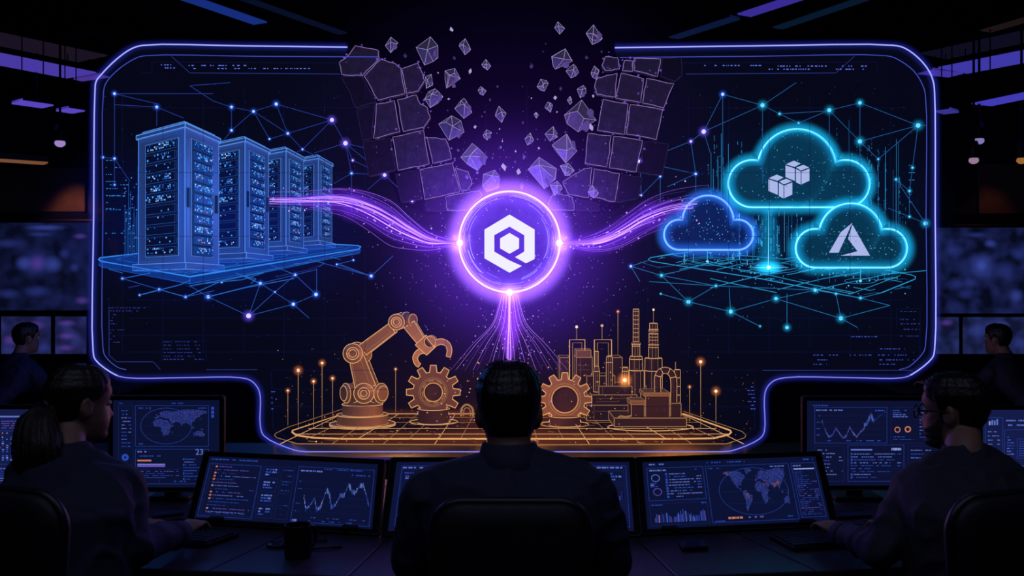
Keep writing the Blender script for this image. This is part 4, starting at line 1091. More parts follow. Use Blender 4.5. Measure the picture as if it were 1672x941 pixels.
# ---- robot arm
DR = 5.85; kr = DR / F
Q = lambda x, y, dd=0.0: P(x, y, DR + dd)
robot = thing('robot_arm', 'amber outlined robot arm with two-finger claw on a round base', 'robot arm', Q(595, 692))
def part_lathe(name, c, ax, prof, n=32, rl=.0022, m=m_amb):
    mb = MB(); mb.lathe(c, ax, prof, n, 0)
    for r_, h in prof: 
        if r_ > .004: mb.tube(ringpts(Vector(c) + Vector(ax).normalized() * h, ax, r_ + .0006, n), rl, 4, 1, True)
    o = build(mb, name, [m, m_am], robot); fix_normals(o); return o
part_lathe('base_ring', Q(592, 694), (0, 0, 1), [(53 * kr, 0), (53 * kr, .008)], 48, .0024)
part_lathe('base', Q(592, 692), (0, 0, 1), [(41.5 * kr, 0), (41.5 * kr, 15 * kr)], 40)
part_lathe('turntable', Q(592, 677), (0, 0, 1), [(33 * kr, 0), (33 * kr, 17 * kr)], 40)
for s, nm in ((-1, 'hip_drum'), (1, 'hip_drum')):
    part_lathe(nm, Q(594 + s * 24, 642, -.03), (s * .8, -.6, 0), [(16 * kr, -.03), (16 * kr, .02), (12 * kr, .035)], 28, .0018)
part_lathe('shoulder_joint', Q(595, 642, -.10), (0, -1, 0), [(16 * kr, -.13), (16 * kr, .02), (9 * kr, .028), (5 * kr, .022)], 32)
def arm_seg(name, a, c, w0, w1, th, dd):
    a, c = Vector(a), Vector(c); t = (c - a).normalized(); s = Vector((-t.y, t.x))
    A = [a + s * w0, a - s * w0, c - s * w1, c + s * w1]
    mb = MB(); mb.prism([P(q.x, q.y, DR + dd) for q in A], (0, th, 0)); mb.outline(.0022, 1)
    # raised inner panel
    B = [a.lerp(c, .1) + s * w0 * .45, a.lerp(c, .1) - s * w0 * .8, c - t * 6 - s * w1 * .8, c - t * 6 + s * w1 * .45]
    mb.tube([P(q.x, q.y, DR + dd - .002) for q in B], .0013, 4, 2, True)
    o = build(mb, name, [m_amb, m_am, m_am2], robot); return fix_normals(o)
arm_seg('lower_arm', (597, 634), (581, 580), 17, 12, .11, -.06)
part_lathe('elbow_joint', Q(577, 577, -.09), (0, -1, 0), [(15.5 * kr, -.13), (15.5 * kr, .02), (9.5 * kr, .028), (6 * kr, .024)], 32)
part_lathe('elbow_drum', Q(592, 579, .0), (.75, -.66, 0), [(12 * kr, -.05), (12 * kr, .03)], 28, .0018)
arm_seg('upper_arm', (592, 572), (640, 536), 10, 9, .10, -.05)
part_lathe('wrist_joint', Q(648, 526, -.08), (0, -1, 0), [(12.5 * kr, -.12), (12.5 * kr, .02), (8 * kr, .027), (5 * kr, .022)], 32)
part_lathe('wrist_drum', Q(668, 523, .0), (.8, -.6, 0), [(12 * kr, -.06), (13 * kr, -.02), (10 * kr, .03)], 28, .0016)
arm_seg('forearm', (668, 530), (689, 560), 10, 7, .07, -.03)
arm_seg('gripper_mount', (686, 556), (703, 574), 11, 9, .08, -.04)
part_lathe('gripper_pivot', Q(703, 558, -.01), (0, -1, 0), [(9 * kr, -.06), (9 * kr, .03)], 24, .0016)
def claw(pts, w):
    l = smoothline([Vector((x, y, 0)) for x, y in pts], 5); A = []; B_ = []
    for i, q in enumerate(l):
        t = (l[min(i + 1, len(l) - 1)] - l[max(i - 1, 0)]).normalized(); s = Vector((-t.y, t.x, 0)); ww = w * (1 - .25 * i / len(l))
        A.append(q + s * ww); B_.append(q - s * ww)
    mb = MB(); mb.loft([[P(a.x, a.y, DR - .03), P(c.x, c.y, DR - .03), P(c.x, c.y, DR + .02), P(a.x, a.y, DR + .02)] for a, c in zip(A, B_)]); mb.outline(.0020, 1, 40)
    return fix_normals(build(mb, 'claw_finger', [m_amb, m_am], robot))
claw([(695, 572), (684, 575), (678, 584), (681, 594), (685, 597)], 4.6)
claw([(708, 562), (720, 558), (730, 562), (734, 572), (732, 583)], 4.8)

# ---- gears
def gear(label, cx, cy, r0, r1, hole, d, nt, rot, base_y, base_w, col, ring2):
    k = d / F; c = P(cx, cy, d)
    t = thing('gear_wheel', label, 'gear', P(cx, base_y, d), 'pair of amber gears')
    out = []
    for i in range(nt):
        a = rot + 2 * math.pi * i / nt; p = 2 * math.pi / nt
        for da, r in ((-.34, r0), (-.20, r1), (.20, r1), (.34, r0)):
            out.append((a + da * p, r))
    n = len(out); th = .05
    mb = MB()
    inn = [(a, hole) for a, r in out]
    f = lambda l, y: [c + Vector((math.cos(a) * r * k, y, math.sin(a) * r * k)) for a, r in l]
    o1, i1, o2, i2 = f(out, -th / 2), f(inn, -th / 2), f(out, th / 2), f(inn, th / 2)
    base = mb.add(o1 + i1 + o2 + i2, [])
    for i in range(n):
        j = (i + 1) % n
        for q in ((i, j, n + j, n + i), (2 * n + i, 3 * n + i, 3 * n + j, 2 * n + j), (i, 2 * n + i, 2 * n + j, j), (n + i, n + j, 3 * n + j, 3 * n + i)):
            mb.f.append(tuple(base + w for w in q)); mb.m.append(0)
    o = build(mb, 'toothed_wheel', col, t); fix_normals(o)
    mb = MB(); mb.tube([q + Vector((0, -.001, 0)) for q in o1], .0028, 5, closed=True); build(mb, 'edge_light', em('ffb868', 1.1), t)
    mb = MB(); mb.tube(ringpts(c + Vector((0, -th / 2 - .002, 0)), (0, 1, 0), hole * k, 48), .0026, 5, closed=True)
    for rr_, w in ring2: mb.tube(ringpts(c + Vector((0, -th / 2 - .002, 0)), (0, 1, 0), rr_ * k, 48), w, 5, closed=True, m=1)
    build(mb, 'hub_ring', [em('ffb060', 1.0), m_am2], t)
    mb = MB(); mb.lathe(c + Vector((0, .012, 0)), (0, 1, 0), [(hole * k * .999, 0), (hole * k * .999, .01)], 40); build(mb, 'hub_disc', m_amd, t)
    mb = MB(); bp = P(cx, base_y, d)
    mb.lathe(bp, (0, 0, 1), [(base_w * k, 0), (base_w * k, (base_y - cy - r0) * k * 1.0 + .02)], 40)
    for h in (0, (base_y - cy - r0) * k + .02): mb.tube(ringpts(bp + Vector((0, 0, h)), (0, 0, 1), base_w * k, 40), .0018, 4, 1, True)
    mb.tube(ringpts(bp + Vector((0, 0, .004)), (0, 0, 1), base_w * 1.5 * k, 48), .002, 4, 1, True)
    fix_normals(build(mb, 'pedestal', [m_amd, m_am], t))
    return t
g1 = gear('left amber gear under the robot claw, on a round pedestal', 708, 640, 33, 44, 15, 5.95, 12, math.pi / 2, 690, 26, solid('gear_metal', '80644a', .55, .2, emit='80562c', es=.09, bump=.3, bscale=40), [(21, .0018), (23.5, .0012)])
mb = MB(); c = P(708, 640, 5.92)
for i in range(8):
    a0 = i * .785; mb.tube([c + Vector((math.cos(a0 + j * .09) * 18.5 * 5.92 / F, 0, math.sin(a0 + j * .09) * 18.5 * 5.92 / F)) for j in range(6)], .0030, 4)
build(mb, 'hub_segments', m_am2, g1)
gear('right amber gear between the seated man and the factory', 922, 652, 33, 44, 21.5, 5.95, 12, math.pi / 2, 694, 26, solid('gear_metal_light', 'ac8458', .5, .2, emit='b07c44', es=.15, bump=.25, bscale=40), [(26, .0020)])

# ---- little arch and light pins
t = thing('pipe_arch', 'small amber pipe arch between the left gear and the seated man', 'pipe', P(762, 682, 6.0))
mb = MB(); mb.tube(smoothline([P(753, 680, 6), P(754, 667, 6), P(762, 661, 6), P(771, 667, 6), P(772, 680, 6)], 5), .006, 8); mb.tube(smoothline([P(757, 680, 5.98), P(758, 669, 5.98), P(762, 666, 5.98), P(767, 669, 5.98), P(768, 680, 5.98)], 5), .003, 6); build(mb, 'arch_tube', m_am2, t)
pins = [(487, 605, 702, 5.6, 1, 'tallest bright amber light pin at the left of the factory platform'), (526, 593, 700, 5.6, .8, 'thin amber light pin right of the bright tallest left one'), (512, 623, 700, 5.7, .7, 'short amber light pin between the two tall left ones'), (543, 618, 690, 5.9, .7, 'short amber light pin just left of the robot base'), (470, 638, 695, 5.8, .6, 'lowest amber light pin at the far left'),
        (1144, 591, 700, 5.6, 1, 'tall bright amber light pin right of the factory'), (1169, 639, 702, 5.6, 1, 'lower bright amber light pin, outermost at the right of the factory'), (1126, 632, 690, 5.9, .5, 'faint short amber light pin close to the factory on the right'), (1009, 509, 580, 6.3, .5, 'thin red-orange light pin rising above the factory left of the chimneys'), (646, 603, 680, 6.3, .5, 'faint amber light pin between the robot arm and left gear')]
for x, y0, y1, d, s, lab in pins:
    t = thing('light_pin', lab, 'light pin', P(x, y1, d), 'amber light pins')
    b = MB(); b.tube([P(x, y0, d), P(x, y1, d)], .0022 * (.6 + s * .4), 5, rads=[.0026, .001]); build(b, 'stem', m_am2, t)
    b = MB(); b.ball(P(x, y0, d), .0085 * s, 12, 8); hd = build(b, 'head', m_hot, t, True)
    b = MB(); b.ball(P(x, y0, d), .045 * s, 16, 10); build(b, 'head_glow', aura('ff8a40', .35, 12), hd, True)

# ---- the factory
def lined_box(parent, name, x0, y0, x1, y1, d, dep, m=None, r=.0022, top=0.0, extra=()):
    a, c = P(x0, y0, d), P(x1, y1, d)
    mb = MB(); mb.hexa([Vector((a.x, d, c.z)), Vector((c.x, d, c.z)), Vector((c.x, d + dep, c.z)), Vector((a.x, d + dep, c.z)), Vector((a.x, d, a.z)), Vector((c.x, d, a.z)), Vector((c.x, d + dep, a.z)), Vector((a.x, d + dep, a.z))])
    mb.outline(r, 1)
    for seg in extra: mb.tube([P(x, y, d - .003) for x, y in seg], .0013, 4, 2, caps=False)
    return build(mb, name, [m or m_amd, m_am2, m_am3], parent)
fac = thing('factory_block', 'amber outlined stepped factory building behind the right gear', 'factory', P(1000, 687, 6.15))
lined_box(fac, 'lower_storey', 958, 662, 1052, 687, 6.12, .3, extra=[[(970, 662), (970, 687)], [(972, 672), (1040, 672)]])
lined_box(fac, 'middle_storey', 966, 645, 1040, 662, 6.14, .28, extra=[[(974, 651), (1030, 651)], [(974, 656), (1010, 656)]])
lined_box(fac, 'upper_storey', 978, 631, 1032, 645, 6.16, .26, extra=[[(984, 631), (984, 645)]])
lined_box(fac, 'rear_block', 958, 614, 1004, 645, 6.3, .2)
lined_box(fac, 'control_house', 941, 583, 967, 640, 6.4, .2, extra=[[(944, 597), (962, 597)], [(944, 604), (962, 604)], [(948, 583), (948, 640)]])
lined_box(fac, 'roof_box', 941, 572, 965, 584, 6.38, .15, m_amb, extra=[[(946, 575), (960, 575), (960, 581), (946, 581), (946, 575)]])
lined_box(fac, 'side_wing', 914, 584, 930, 640, 6.42, .2)
lined_box(fac, 'rear_hall', 1000, 584, 1016, 632, 6.42, .2)
lined_box(fac, 'end_block', 1032, 631, 1055, 687, 6.2, .25)
b = MB(); q = P(1020, 621, 6.1); b.ball(q, .012, 12, 8); build(b, 'lamp', m_hot, fac, True)
b = MB(); b.ball(q, .075, 18, 12); build(b, 'lamp_glow', aura('ff9040', .8, 12), fac, True)
b = MB(); rr = random.Random(8)
for _ in range(46): b.octa(P(rr.uniform(945, 1050), rr.uniform(590, 685), 6.1), rr.uniform(.002, .005), rr.randrange(2))
build(b, 'window_sparks', [em('ffb060', 1.0), m_am2], fac)['kind'] = 'stuff'
def gantry(label, xl, xr, yt, yl, yr, d, mast):
    t = thing('pipe_gantry', label, 'pipe frame', P((xl + xr) / 2, max(yl, yr), d), 'square pipe frames of the factory')
    for off, r, nm in ((0, .0032, 'outer_pipe'), (5, .0022, 'inner_pipe')):
        b = MB(); b.tube([P(xl + off, yl, d), P(xl + off, yt + off, d), P(xr - off, yt + off, d), P(xr - off, yr, d)], r, 6); build(b, nm, m_am if not off else m_am2, t)
    b = MB(); b.tube([P(mast[0], yt, d), P(mast[0], mast[1], d)], .002, 5); build(b, 'mast', m_am2, t)
    b = MB(); b.ball(P(mast[0], mast[1], d), .009, 10, 8); build(b, 'mast_lamp', m_hot if mast[2] else m_am, t, True)
gantry('left square pipe frame with a lamp mast, behind the right gear', 930, 955, 555, 640, 572, 6.34, (941.5, 534, 1))
gantry('taller square pipe frame with a mast, beside the left one', 970.5, 998.5, 555, 640, 590, 6.32, (983, 532, 0))
def column(label, name, segs, d, cat, group, bands=(), rungs=None, tip=None):
    cx = segs[0][0]
    t = thing(name, label, cat, P(cx, segs[0][2], d), group)
    for i, (x, w, y0, y1, w1, nm) in enumerate(segs):
        k = d / F; mb = MB(); c = P(x, y0, d); h = (y0 - y1) * k
        prof = [(w * k, 0), (w * k, h * .8), (w1 * k, h)] if w1 != w else [(w * k, 0), (w * k, h)]
        mb.lathe(c, (0, 0, 1), prof, 20)
        for r_, hh in prof: mb.tube(ringpts(c + Vector((0, 0, hh)), (0, 0, 1), r_, 20), .0018, 4, 1, True)
        for s in (-1, 1, -.35, .4): 
            yo = -math.sqrt(max(0, 1 - s * s))
            mb.tube([c + Vector((s * r_ * 1.01, yo * r_ * 1.01, hh)) for r_, hh in prof], .0020 if abs(s) == 1 else .0011, 4, 1 if abs(s) == 1 else 2, caps=False)
        if rungs and i in rungs:
            for j in range(rungs[i]):
                hh = h * (j + .5) / rungs[i]; mb.tube(ringpts(c + Vector((0, 0, hh)), (0, 0, 1), w * k * 1.01, 16), .0013, 4, 1, True)
        fix_normals(build(mb, nm, [m_amd, m_am, m_am2], t))
    for (x, w, y) in bands:
        mb = MB(); c = P(x, y, d); mb.lathe(c, (0, 0, 1), [(w * d / F, 0), (w * d / F, .012)], 20); mb.tube(ringpts(c, (0, 0, 1), w * d / F, 20), .002, 4, 1, True); fix_normals(build(mb, 'walkway', [m_amb, m_am], t))
    if tip:
        mb = MB(); mb.tube([P(tip[0], tip[1], d), P(tip[0], tip[2], d)], .0016, 5); build(mb, 'antenna', m_am2, t)
        mb = MB(); mb.ball(P(tip[0], tip[2], d), .007, 10, 8); build(mb, 'antenna_lamp', m_hot, t, True)
    return t
column('tallest amber chimney with round lower tank, left of the two', 'chimney', [(1039.5, 12, 687, 605, 12, 'tank'), (1038.5, 10.5, 605, 582, 9, 'tank_neck'), (1038.5, 6, 582, 561, 5.5, 'lower_shaft'), (1038.5, 4.5, 561, 505, 4.5, 'upper_shaft')], 6.2, 'chimney', 'amber chimneys', [(1038.5, 7.5, 562)], {3: 8})
column('shorter amber chimney with antenna, right of the tallest one', 'chimney', [(1067, 14, 687, 585, 13.5, 'tank'), (1067, 7.5, 585, 563, 6.5, 'lower_shaft'), (1067, 7, 563, 538, 7, 'caged_shaft'), (1067, 6, 538, 528, 6, 'upper_shaft')], 6.25, 'chimney', 'amber chimneys', [(1067, 8.5, 563), (1067, 7.6, 545)], {2: 5}, (1067, 528, 506))
column('slim amber pipe with bright foot under the taller pipe frame', 'slim_stack', [(974, 4.5, 640, 598, 3, 'foot'), (974, 2.8, 598, 574, 2.8, 'shaft')], 6.22, 'pipe', 'slim amber stacks')
column('slim amber pipe standing right of the taller pipe frame', 'slim_stack', [(995, 4.8, 631, 582, 4, 'shaft')], 6.2, 'pipe', 'slim amber stacks')
column('short domed amber pipe beside the bright factory lamp', 'slim_stack', [(1021, 5, 631, 600, 3.5, 'shaft')], 6.24, 'pipe', 'slim amber stacks')
# front plant on its plinth
fp = thing('processing_plant', 'amber outlined plant with curved pipe on a low plinth, front right', 'plant', P(1062, 697, 5.65))
lined_box(fp, 'plinth', 1003, 683, 1121, 697, 5.6, .32, m_amd, .0026)
lined_box(fp, 'main_tank', 1054, 645, 1093, 683, 5.66, .2, m_amb if 0 else m_amd, .0026)
lined_box(fp, 'tank_lid', 1052, 642, 1094, 647, 5.65, .22, m_amb, .0018)
lined_box(fp, 'side_tank', 1095, 659, 1112, 683, 5.68, .16, m_amd, .0022)
lined_box(fp, 'small_tank', 1031, 660, 1052, 682, 5.68, .16, m_amd, .0022)
lined_box(fp, 'small_tank_lid', 1030, 655, 1053, 661, 5.67, .18, m_amb, .0016)
b = MB(); l = smoothline([P(1074, 642, 5.72), P(1074, 616, 5.72), P(1078, 608, 5.72), P(1086, 605, 5.72), P(1094, 608, 5.72), P(1099, 616, 5.72), P(1100, 659, 5.72)], 6)
b.tube(l, .016, 12)
for q_ in (0, 7, 14, 22, 30, len(l) - 1):
    tt = (l[min(q_ + 1, len(l) - 1)] - l[max(q_ - 1, 0)]).normalized(); b.tube(ringpts(l[q_], tt, .0175, 16), .0018, 4, 1, True)
for s in (-1, 1):
    b.tube([p + ((l[min(i + 1, len(l) - 1)] - l[max(i - 1, 0)]).normalized().cross(Vector((0, 1, 0)))) * .0165 * s for i, p in enumerate(l)], .0020, 4, 1)
build(b, 'curved_pipe', [m_amd, m_am], fp)
k5 = 5.72 / F
b = MB(); b.lathe(P(1106, 659, 5.76), (0, 0, 1), [(4.5 * k5, 0), (4.5 * k5, 55 * k5)], 16)
for hh in (0, 14, 28, 42, 55): b.tube(ringpts(P(1106, 659 - hh, 5.76), (0, 0, 1), 4.6 * k5, 16), .0016, 4, 1, True)
for s in (-1, 1): b.tube([P(1106 + s * 4.6, 659, 5.76), P(1106 + s * 4.6, 604, 5.76)], .0018, 4, 1)
build(b, 'riser_pipe', [m_amd, m_am], fp)
b = MB(); b.tube([P(1103, 604, 5.76), P(1103, 591, 5.76)], .0022, 5); build(b, 'vent_rod', m_am2, fp)
b = MB(); b.tube(smoothline([P(1009, 683, 5.6), P(1013, 680, 5.6), P(1022, 681, 5.6), P(1031, 679, 5.6)], 5), .005, 6); build(b, 'feed_pipe', m_am2, fp)
b = MB(); b.tube([FO(1062 + math.cos(a) * 70, 697.5 + math.sin(a) * 6.5) for a in [2 * math.pi * i / 48 for i in range(48)]], .0022, 4, closed=True); build(b, 'floor_ring', m_am, fp)

# ================================================================== DESKS, CONSOLES, MONITORS
ZD = .74
m_desk = solid('desk_laminate', '2a2834', .5, .0, bump=.03, bscale=60, spec=.45)
m_bez = solid('monitor_shell', '08090d', .65, 0, spec=.15)
m_edge_rim = solid('brushed_rim', '2c2936', .55, .4)
def desk(label, fl, fr, br, bl):
    c = (Vector(fl) + Vector(fr) + Vector(br) + Vector(bl)) / 4
    t = thing('desk_section', label, 'desk', (c.x, c.y, 0), 'desk sections of the control row')
    g = .004
    def ins(q): q = Vector(q); w = c - q; return q + w.normalized() * g
    pts = [ins(q) for q in (fl, fr, br, bl)]
    b = MB(); b.prism([Vector((q.x, q.y, ZD - .035)) for q in pts], (0, 0, .035)); bevel(fix_normals(build(b, 'worktop', m_desk, t)), .004)
    ip_ = [q + (c - q) * .12 for q in pts]
    b = MB(); a, e = ip_[3], ip_[2]; n = Vector((0, -.02, 0))
    b.prism([Vector((a.x, a.y, .12)), Vector((e.x, e.y, .12)), Vector((e.x, e.y, ZD - .035)), Vector((a.x, a.y, ZD - .035))], n); fix_normals(build(b, 'modesty_panel', m_black, t))
    for q in ip_:
        b = MB(); b.box((q.x, q.y, (ZD - .035) / 2), (.05, .05, ZD - .035)); bevel(build(b, 'leg', m_steel, t), .006)
v2 = lambda x, y: (x, y, ZD)
desk('middle desk section behind the seated man with dark hair, between the two straight seams', v2(-.41, 2.55), v2(.41, 2.55), v2(.24, 3.85), v2(-.24, 3.85))
desk('desk section left of the middle, carrying the mug', v2(-.775, 2.60), v2(-.41, 2.55), v2(-.24, 3.85), v2(-.42, 3.85))
desk('desk section right of the middle, carrying the small dark phone', v2(.41, 2.55), v2(.775, 2.60), v2(.42, 3.85), v2(.24, 3.85))
desk('outer left desk section in front of the woman with the ponytail', v2(-2.1, 2.80), v2(-.775, 2.60), v2(-.42, 3.85), v2(-2.3, 4.0))
desk('outer right desk section in front of the man with glasses', v2(.775, 2.60), v2(2.1, 2.80), v2(2.3, 4.0), v2(.42, 3.85))

class Fr:
    def __init__(s, bl, br, tl):
        s.o, s.u, s.v = Vector(bl), Vector(br) - Vector(bl), Vector(tl) - Vector(bl)
        s.n = s.u.cross(s.v).normalized()
        if s.n.y > 0: s.n = -s.n
        s.w, s.h = s.u.length, s.v.length
    def p(s, u, v, off=0.0): return s.o + s.u * u + s.v * v + s.n * off
    def sub(s, du, dv):
        return Fr(s.p(du, dv), s.p(1 - du, dv), s.p(du, 1 - dv))
UB, UP, UO, UV, UD, UW = range(6)
UI = [em('3052c8', .72), em('6a80e0', .75), em('d88468', .75), em('6a58c8', .75), em('1e2c70', .75), em('98a8f0', .85)]
m_scr = {}
def scr_mat(hexc, s=1.0):
    if hexc not in m_scr:
        m = em(hexc, s, True); m_scr[hexc] = m
    return m_scr[hexc]
class UIx:
    """drawn things on one screen; each call makes one sub-part of the screen"""
    def __init__(s, fr, parent): s.f, s.par = fr, parent; s.k = 0
    def rect(s, mb, u0, v0, u1, v1, m, off=.0014):
        f = s.f; mb.quad(f.p(u0, v0, off), f.p(u1, v0, off), f.p(u1, v1, off), f.p(u0, v1, off), m)
    def box(s, mb, u0, v0, u1, v1, m=UD, t=.0009):
        tu, tv = t / s.f.w, t / s.f.h
        s.rect(mb, u0, v0, u1, v0 + tv, m); s.rect(mb, u0, v1 - tv, u1, v1, m); s.rect(mb, u0, v0, u0 + tu, v1, m); s.rect(mb, u1 - tu, v0, u1, v1, m)
    def put(s, name, mb):
        if mb.f: build(mb, name, UI, s.par)
    def panel(s, u0, v0, u1, v1, m=UD):
        b = MB(); s.box(b, u0, v0, u1, v1, m); s.put('panel_frame', b)
    def dash(s, b, u0, u1, v, h, m, dens=.8, lo=.004, hi=.02):
        u = u0
        while u < u1:
            w = R.uniform(lo, hi)
            if R.random() < dens: s.rect(b, u, v - h / 2, min(u + w, u1), v + h / 2, m)
            u += w + R.uniform(.002, .007)
    def rows(s, u0, v0, u1, v1, n, icon=None, ms=(UB, UP, UB), h=.010, sparse=1.0, name='text_list'):
        b = MB()
        for i in range(n):
            if R.random() > sparse: continue
            v = v1 - (v1 - v0) * (i + .5) / n; e = u0 + (u1 - u0) * R.uniform(.35, 1.0)
            s0 = u0
            if icon is not None and R.random() < .6:
                s.rect(b, u0, v - h * 1.0, u0 + .012, v + h * 1.0, icon); s0 = u0 + .022
            s.dash(b, s0, e, v, h * .72, R.choice(ms), .85)
            if R.random() < .4: s.dash(b, u1 - .025, u1, v, h * .8, R.choice(ms))
        s.put(name, b)
    def wave(s, u0, v0, u1, v1, prof, n=90, m=(UB, UP), amp=.05):
        b = MB()
        for i in range(n):
            t = i / (n - 1) * (len(prof) - 1); k = min(int(t), len(prof) - 2); y = prof[k] + (prof[k + 1] - prof[k]) * (t - k)
            u = u0 + (u1 - u0) * i / (n - 1); v = v0 + (v1 - v0) * y
            a = amp * R.uniform(.25, 1) * (v1 - v0)
            s.rect(b, u, v - a, u + (u1 - u0) / n * .55, v + a, R.choice(m))
        s.put('line_chart', b)
    def axes(s, u0, v0, u1, v1, n=5):
        b = MB()
        for i in range(n):
            v = v0 + (v1 - v0) * (i + .5) / n
            s.dash(b, u0 - .035, u0 - .012, v, .010, UB, .8); s.rect(b, u0, v, u1, v + .0015, UD)
        s.dash(b, u0, u1, v0 - .03, .010, UB, .3)
        s.put('axis_marks', b)
    def bars(s, u0, v0, u1, v1, n=36, ms=(UB, UP, UO, UV)):
        b = MB()
        for i in range(n):
            t = i / n; hgt = .15 + .55 * abs(math.sin(t * 7.3 + .6)) * R.uniform(.5, 1.1) + .25 * t * R.random()
            u = u0 + (u1 - u0) * t; s.rect(b, u, v0, u + (u1 - u0) / n * .5, v0 + (v1 - v0) * min(hgt, 1), R.choice(ms) if i % 3 == 0 else (UD if R.random() < .5 else UB))
        s.put('bar_chart', b)
    def ring(s, u, v, r, m=UP, w=.0016):
        asp = s.f.w / s.f.h
        b = MB(); b.tube([s.f.p(u + math.cos(a) * r, v + math.sin(a) * r * asp, .0018) for a in [2 * math.pi * i / 28 for i in range(28)]], w, 4, m, True); s.put('ring_gauge', b)
    def oval(s, u0, v0, u1, v1, m=UB):
        b = MB(); cu, cv, ru, rv = (u0 + u1) / 2, (v0 + v1) / 2, (u1 - u0) / 2, (v1 - v0) / 2
        b.tube([s.f.p(cu + math.cos(a) * ru, cv + math.sin(a) * rv, .0016) for a in [2 * math.pi * i / 56 for i in range(56)]], .0005, 4, m, True)
        for k in (-.5, 0, .5):
            b.tube([s.f.p(cu - ru * math.sqrt(1 - k * k), cv + rv * k, .0014), s.f.p(cu + ru * math.sqrt(1 - k * k), cv + rv * k, .0014)], .0003, 4, UD)
        s.put('globe_outline', b)
    def map(s, u0, v0, u1, v1, lon0=-180, lon1=180, step=3.4, highlit=()):
        b = MB()
        lat0, lat1 = -58, 78
        la = lat0
        while la < lat1:
            lo = -180.0
            while lo < 180:
                for poly in LAND:
                    if inside(lo, la, poly):
                        x = lo
                        if x < lon0: x += 360
                        u = u0 + (u1 - u0) * (x - lon0) / (lon1 - lon0)
                        if u0 <= u <= u1:
                            v = v0 + (v1 - v0) * (la - lat0) / (lat1 - lat0)
                            e = .55 * step / (lon1 - lon0) * (u1 - u0); f = .55 * step * .8 / (lat1 - lat0) * (v1 - v0)
                            m = UB if R.random() < .62 else (UV if R.random() < .6 else UP)
                            if any(abs(x - hx) < 9 and abs(la - hy) < 7 for hx, hy in highlit) and R.random() < .5: m = UO
                            s.rect(b, u, v, u + e, v + f, m)
                        break
                lo += step
            la += step * .8
        s.put('world_map', b)
    def glyphs(s, txt, u, v, size, m=UP):
        cu = bpy.data.curves.new('txt', 'FONT'); cu.body = txt; cu.size = size; cu.extrude = .0002
        o = bpy.data.objects.new('tmp', cu); COL.objects.link(o)
        me = bpy.data.meshes.new_from_object(o.evaluated_get(bpy.context.evaluated_depsgraph_get())); bpy.data.objects.remove(o)
        ux, vy = s.f.u.normalized(), s.f.v.normalized(); q0 = s.f.p(u, v, .0016)
        b = MB(); b.add([q0 + ux * w.co.x + vy * w.co.y + s.f.n * w.co.z for w in me.vertices], [tuple(p.vertices) for p in me.polygons], m)
        bpy.data.meshes.remove(me)
        s.put('number', b)
LAND = [
 [(-168, 66), (-140, 70), (-95, 72), (-80, 68), (-62, 58), (-56, 50), (-70, 43), (-81, 30), (-82, 25), (-97, 26), (-97, 18), (-88, 16), (-83, 9), (-105, 20), (-115, 31), (-124, 42), (-130, 54), (-150, 60)],
 [(-78, 9), (-62, 10), (-50, 0), (-35, -7), (-40, -22), (-55, -35), (-66, -50), (-72, -53), (-73, -38), (-70, -18), (-80, -5)],
 [(-50, 60), (-22, 70), (-25, 77), (-55, 77)],
 [(-10, 36), (-9, 44), (0, 49), (8, 54), (6, 60), (14, 68), (28, 71), (45, 67), (70, 72), (105, 77), (140, 72), (178, 68), (160, 60), (142, 55), (133, 44), (122, 38), (121, 30), (110, 21), (105, 10), (100, 14), (92, 21), (80, 14), (77, 8), (72, 20), (58, 25), (45, 14), (38, 30), (36, 36), (27, 37), (20, 40), (14, 44), (3, 42)],
 [(-16, 14), (-16, 22), (-8, 33), (10, 37), (20, 32), (32, 31), (43, 12), (51, 11), (40, -4), (40, -16), (33, -28), (20, -34), (13, -18), (9, 3), (-8, 5)],
 [(114, -22), (122, -17), (130, -12), (137, -15), (142, -11), (147, -20), (153, -27), (149, -37), (140, -37), (130, -32), (116, -34)],
 [(96, 5), (104, -5), (101, -2)], [(109, 2), (117, 6), (117, -3), (110, -2)], [(131, -1), (148, -6), (142, -9)], [(131, 32), (141, 36), (142, 44), (138, 36)], [(-8, 51), (1, 52), (-3, 58)], [(44, -16), (50, -15), (47, -25)],
]
def inside(x, y, poly):
    r = False; j = len(poly) - 1
    for i in range(len(poly)):
        (xi, yi), (xj, yj) = poly[i], poly[j]
        if (yi > y) != (yj > y) and x < (xj - xi) * (y - yi) / (yj - yi) + xi: r = not r
        j = i
    return r

def panel_body(root, fr, th, bez, bezv, back_m=None, scr='0c1233', body='casing', r=.008):
    """casing with rounded corners, thin bright rim, recessed lit screen; returns the drawing surface"""
    def rnd(f, off, rad, n=5):
        out = []
        ru, rv = rad / f.w, rad / f.h
        for cu, cv, a0 in ((1 - ru, rv, -90), (1 - ru, 1 - rv, 0), (ru, 1 - rv, 90), (ru, rv, 180)):
            for i in range(n + 1):
                a = math.radians(a0 + 90 * i / n); out.append(f.p(cu + math.cos(a) * ru, cv + math.sin(a) * rv, off))
        return out
    b = MB(); b.loft([rnd(fr, 0, r), rnd(fr, -th, r)]); o = fix_normals(build(b, body, m_bez, root)); bevel(o, .002)
    b = MB(); b.tube(rnd(fr, .0005, r), .0022, 5, closed=True); build(b, 'rim', m_edge_rim, root)
    sf = fr.sub(bez / fr.w, bezv / fr.h)
    b = MB(); b.hexa([sf.p(0, 0, -.002), sf.p(1, 0, -.002), sf.p(1, 1, -.002), sf.p(0, 1, -.002), sf.p(0, 0, .0008), sf.p(1, 0, .0008), sf.p(1, 1, .0008), sf.p(0, 1, .0008)])
    s = build(b, 'screen', scr_mat(scr), root)
    return UIx(sf, s)
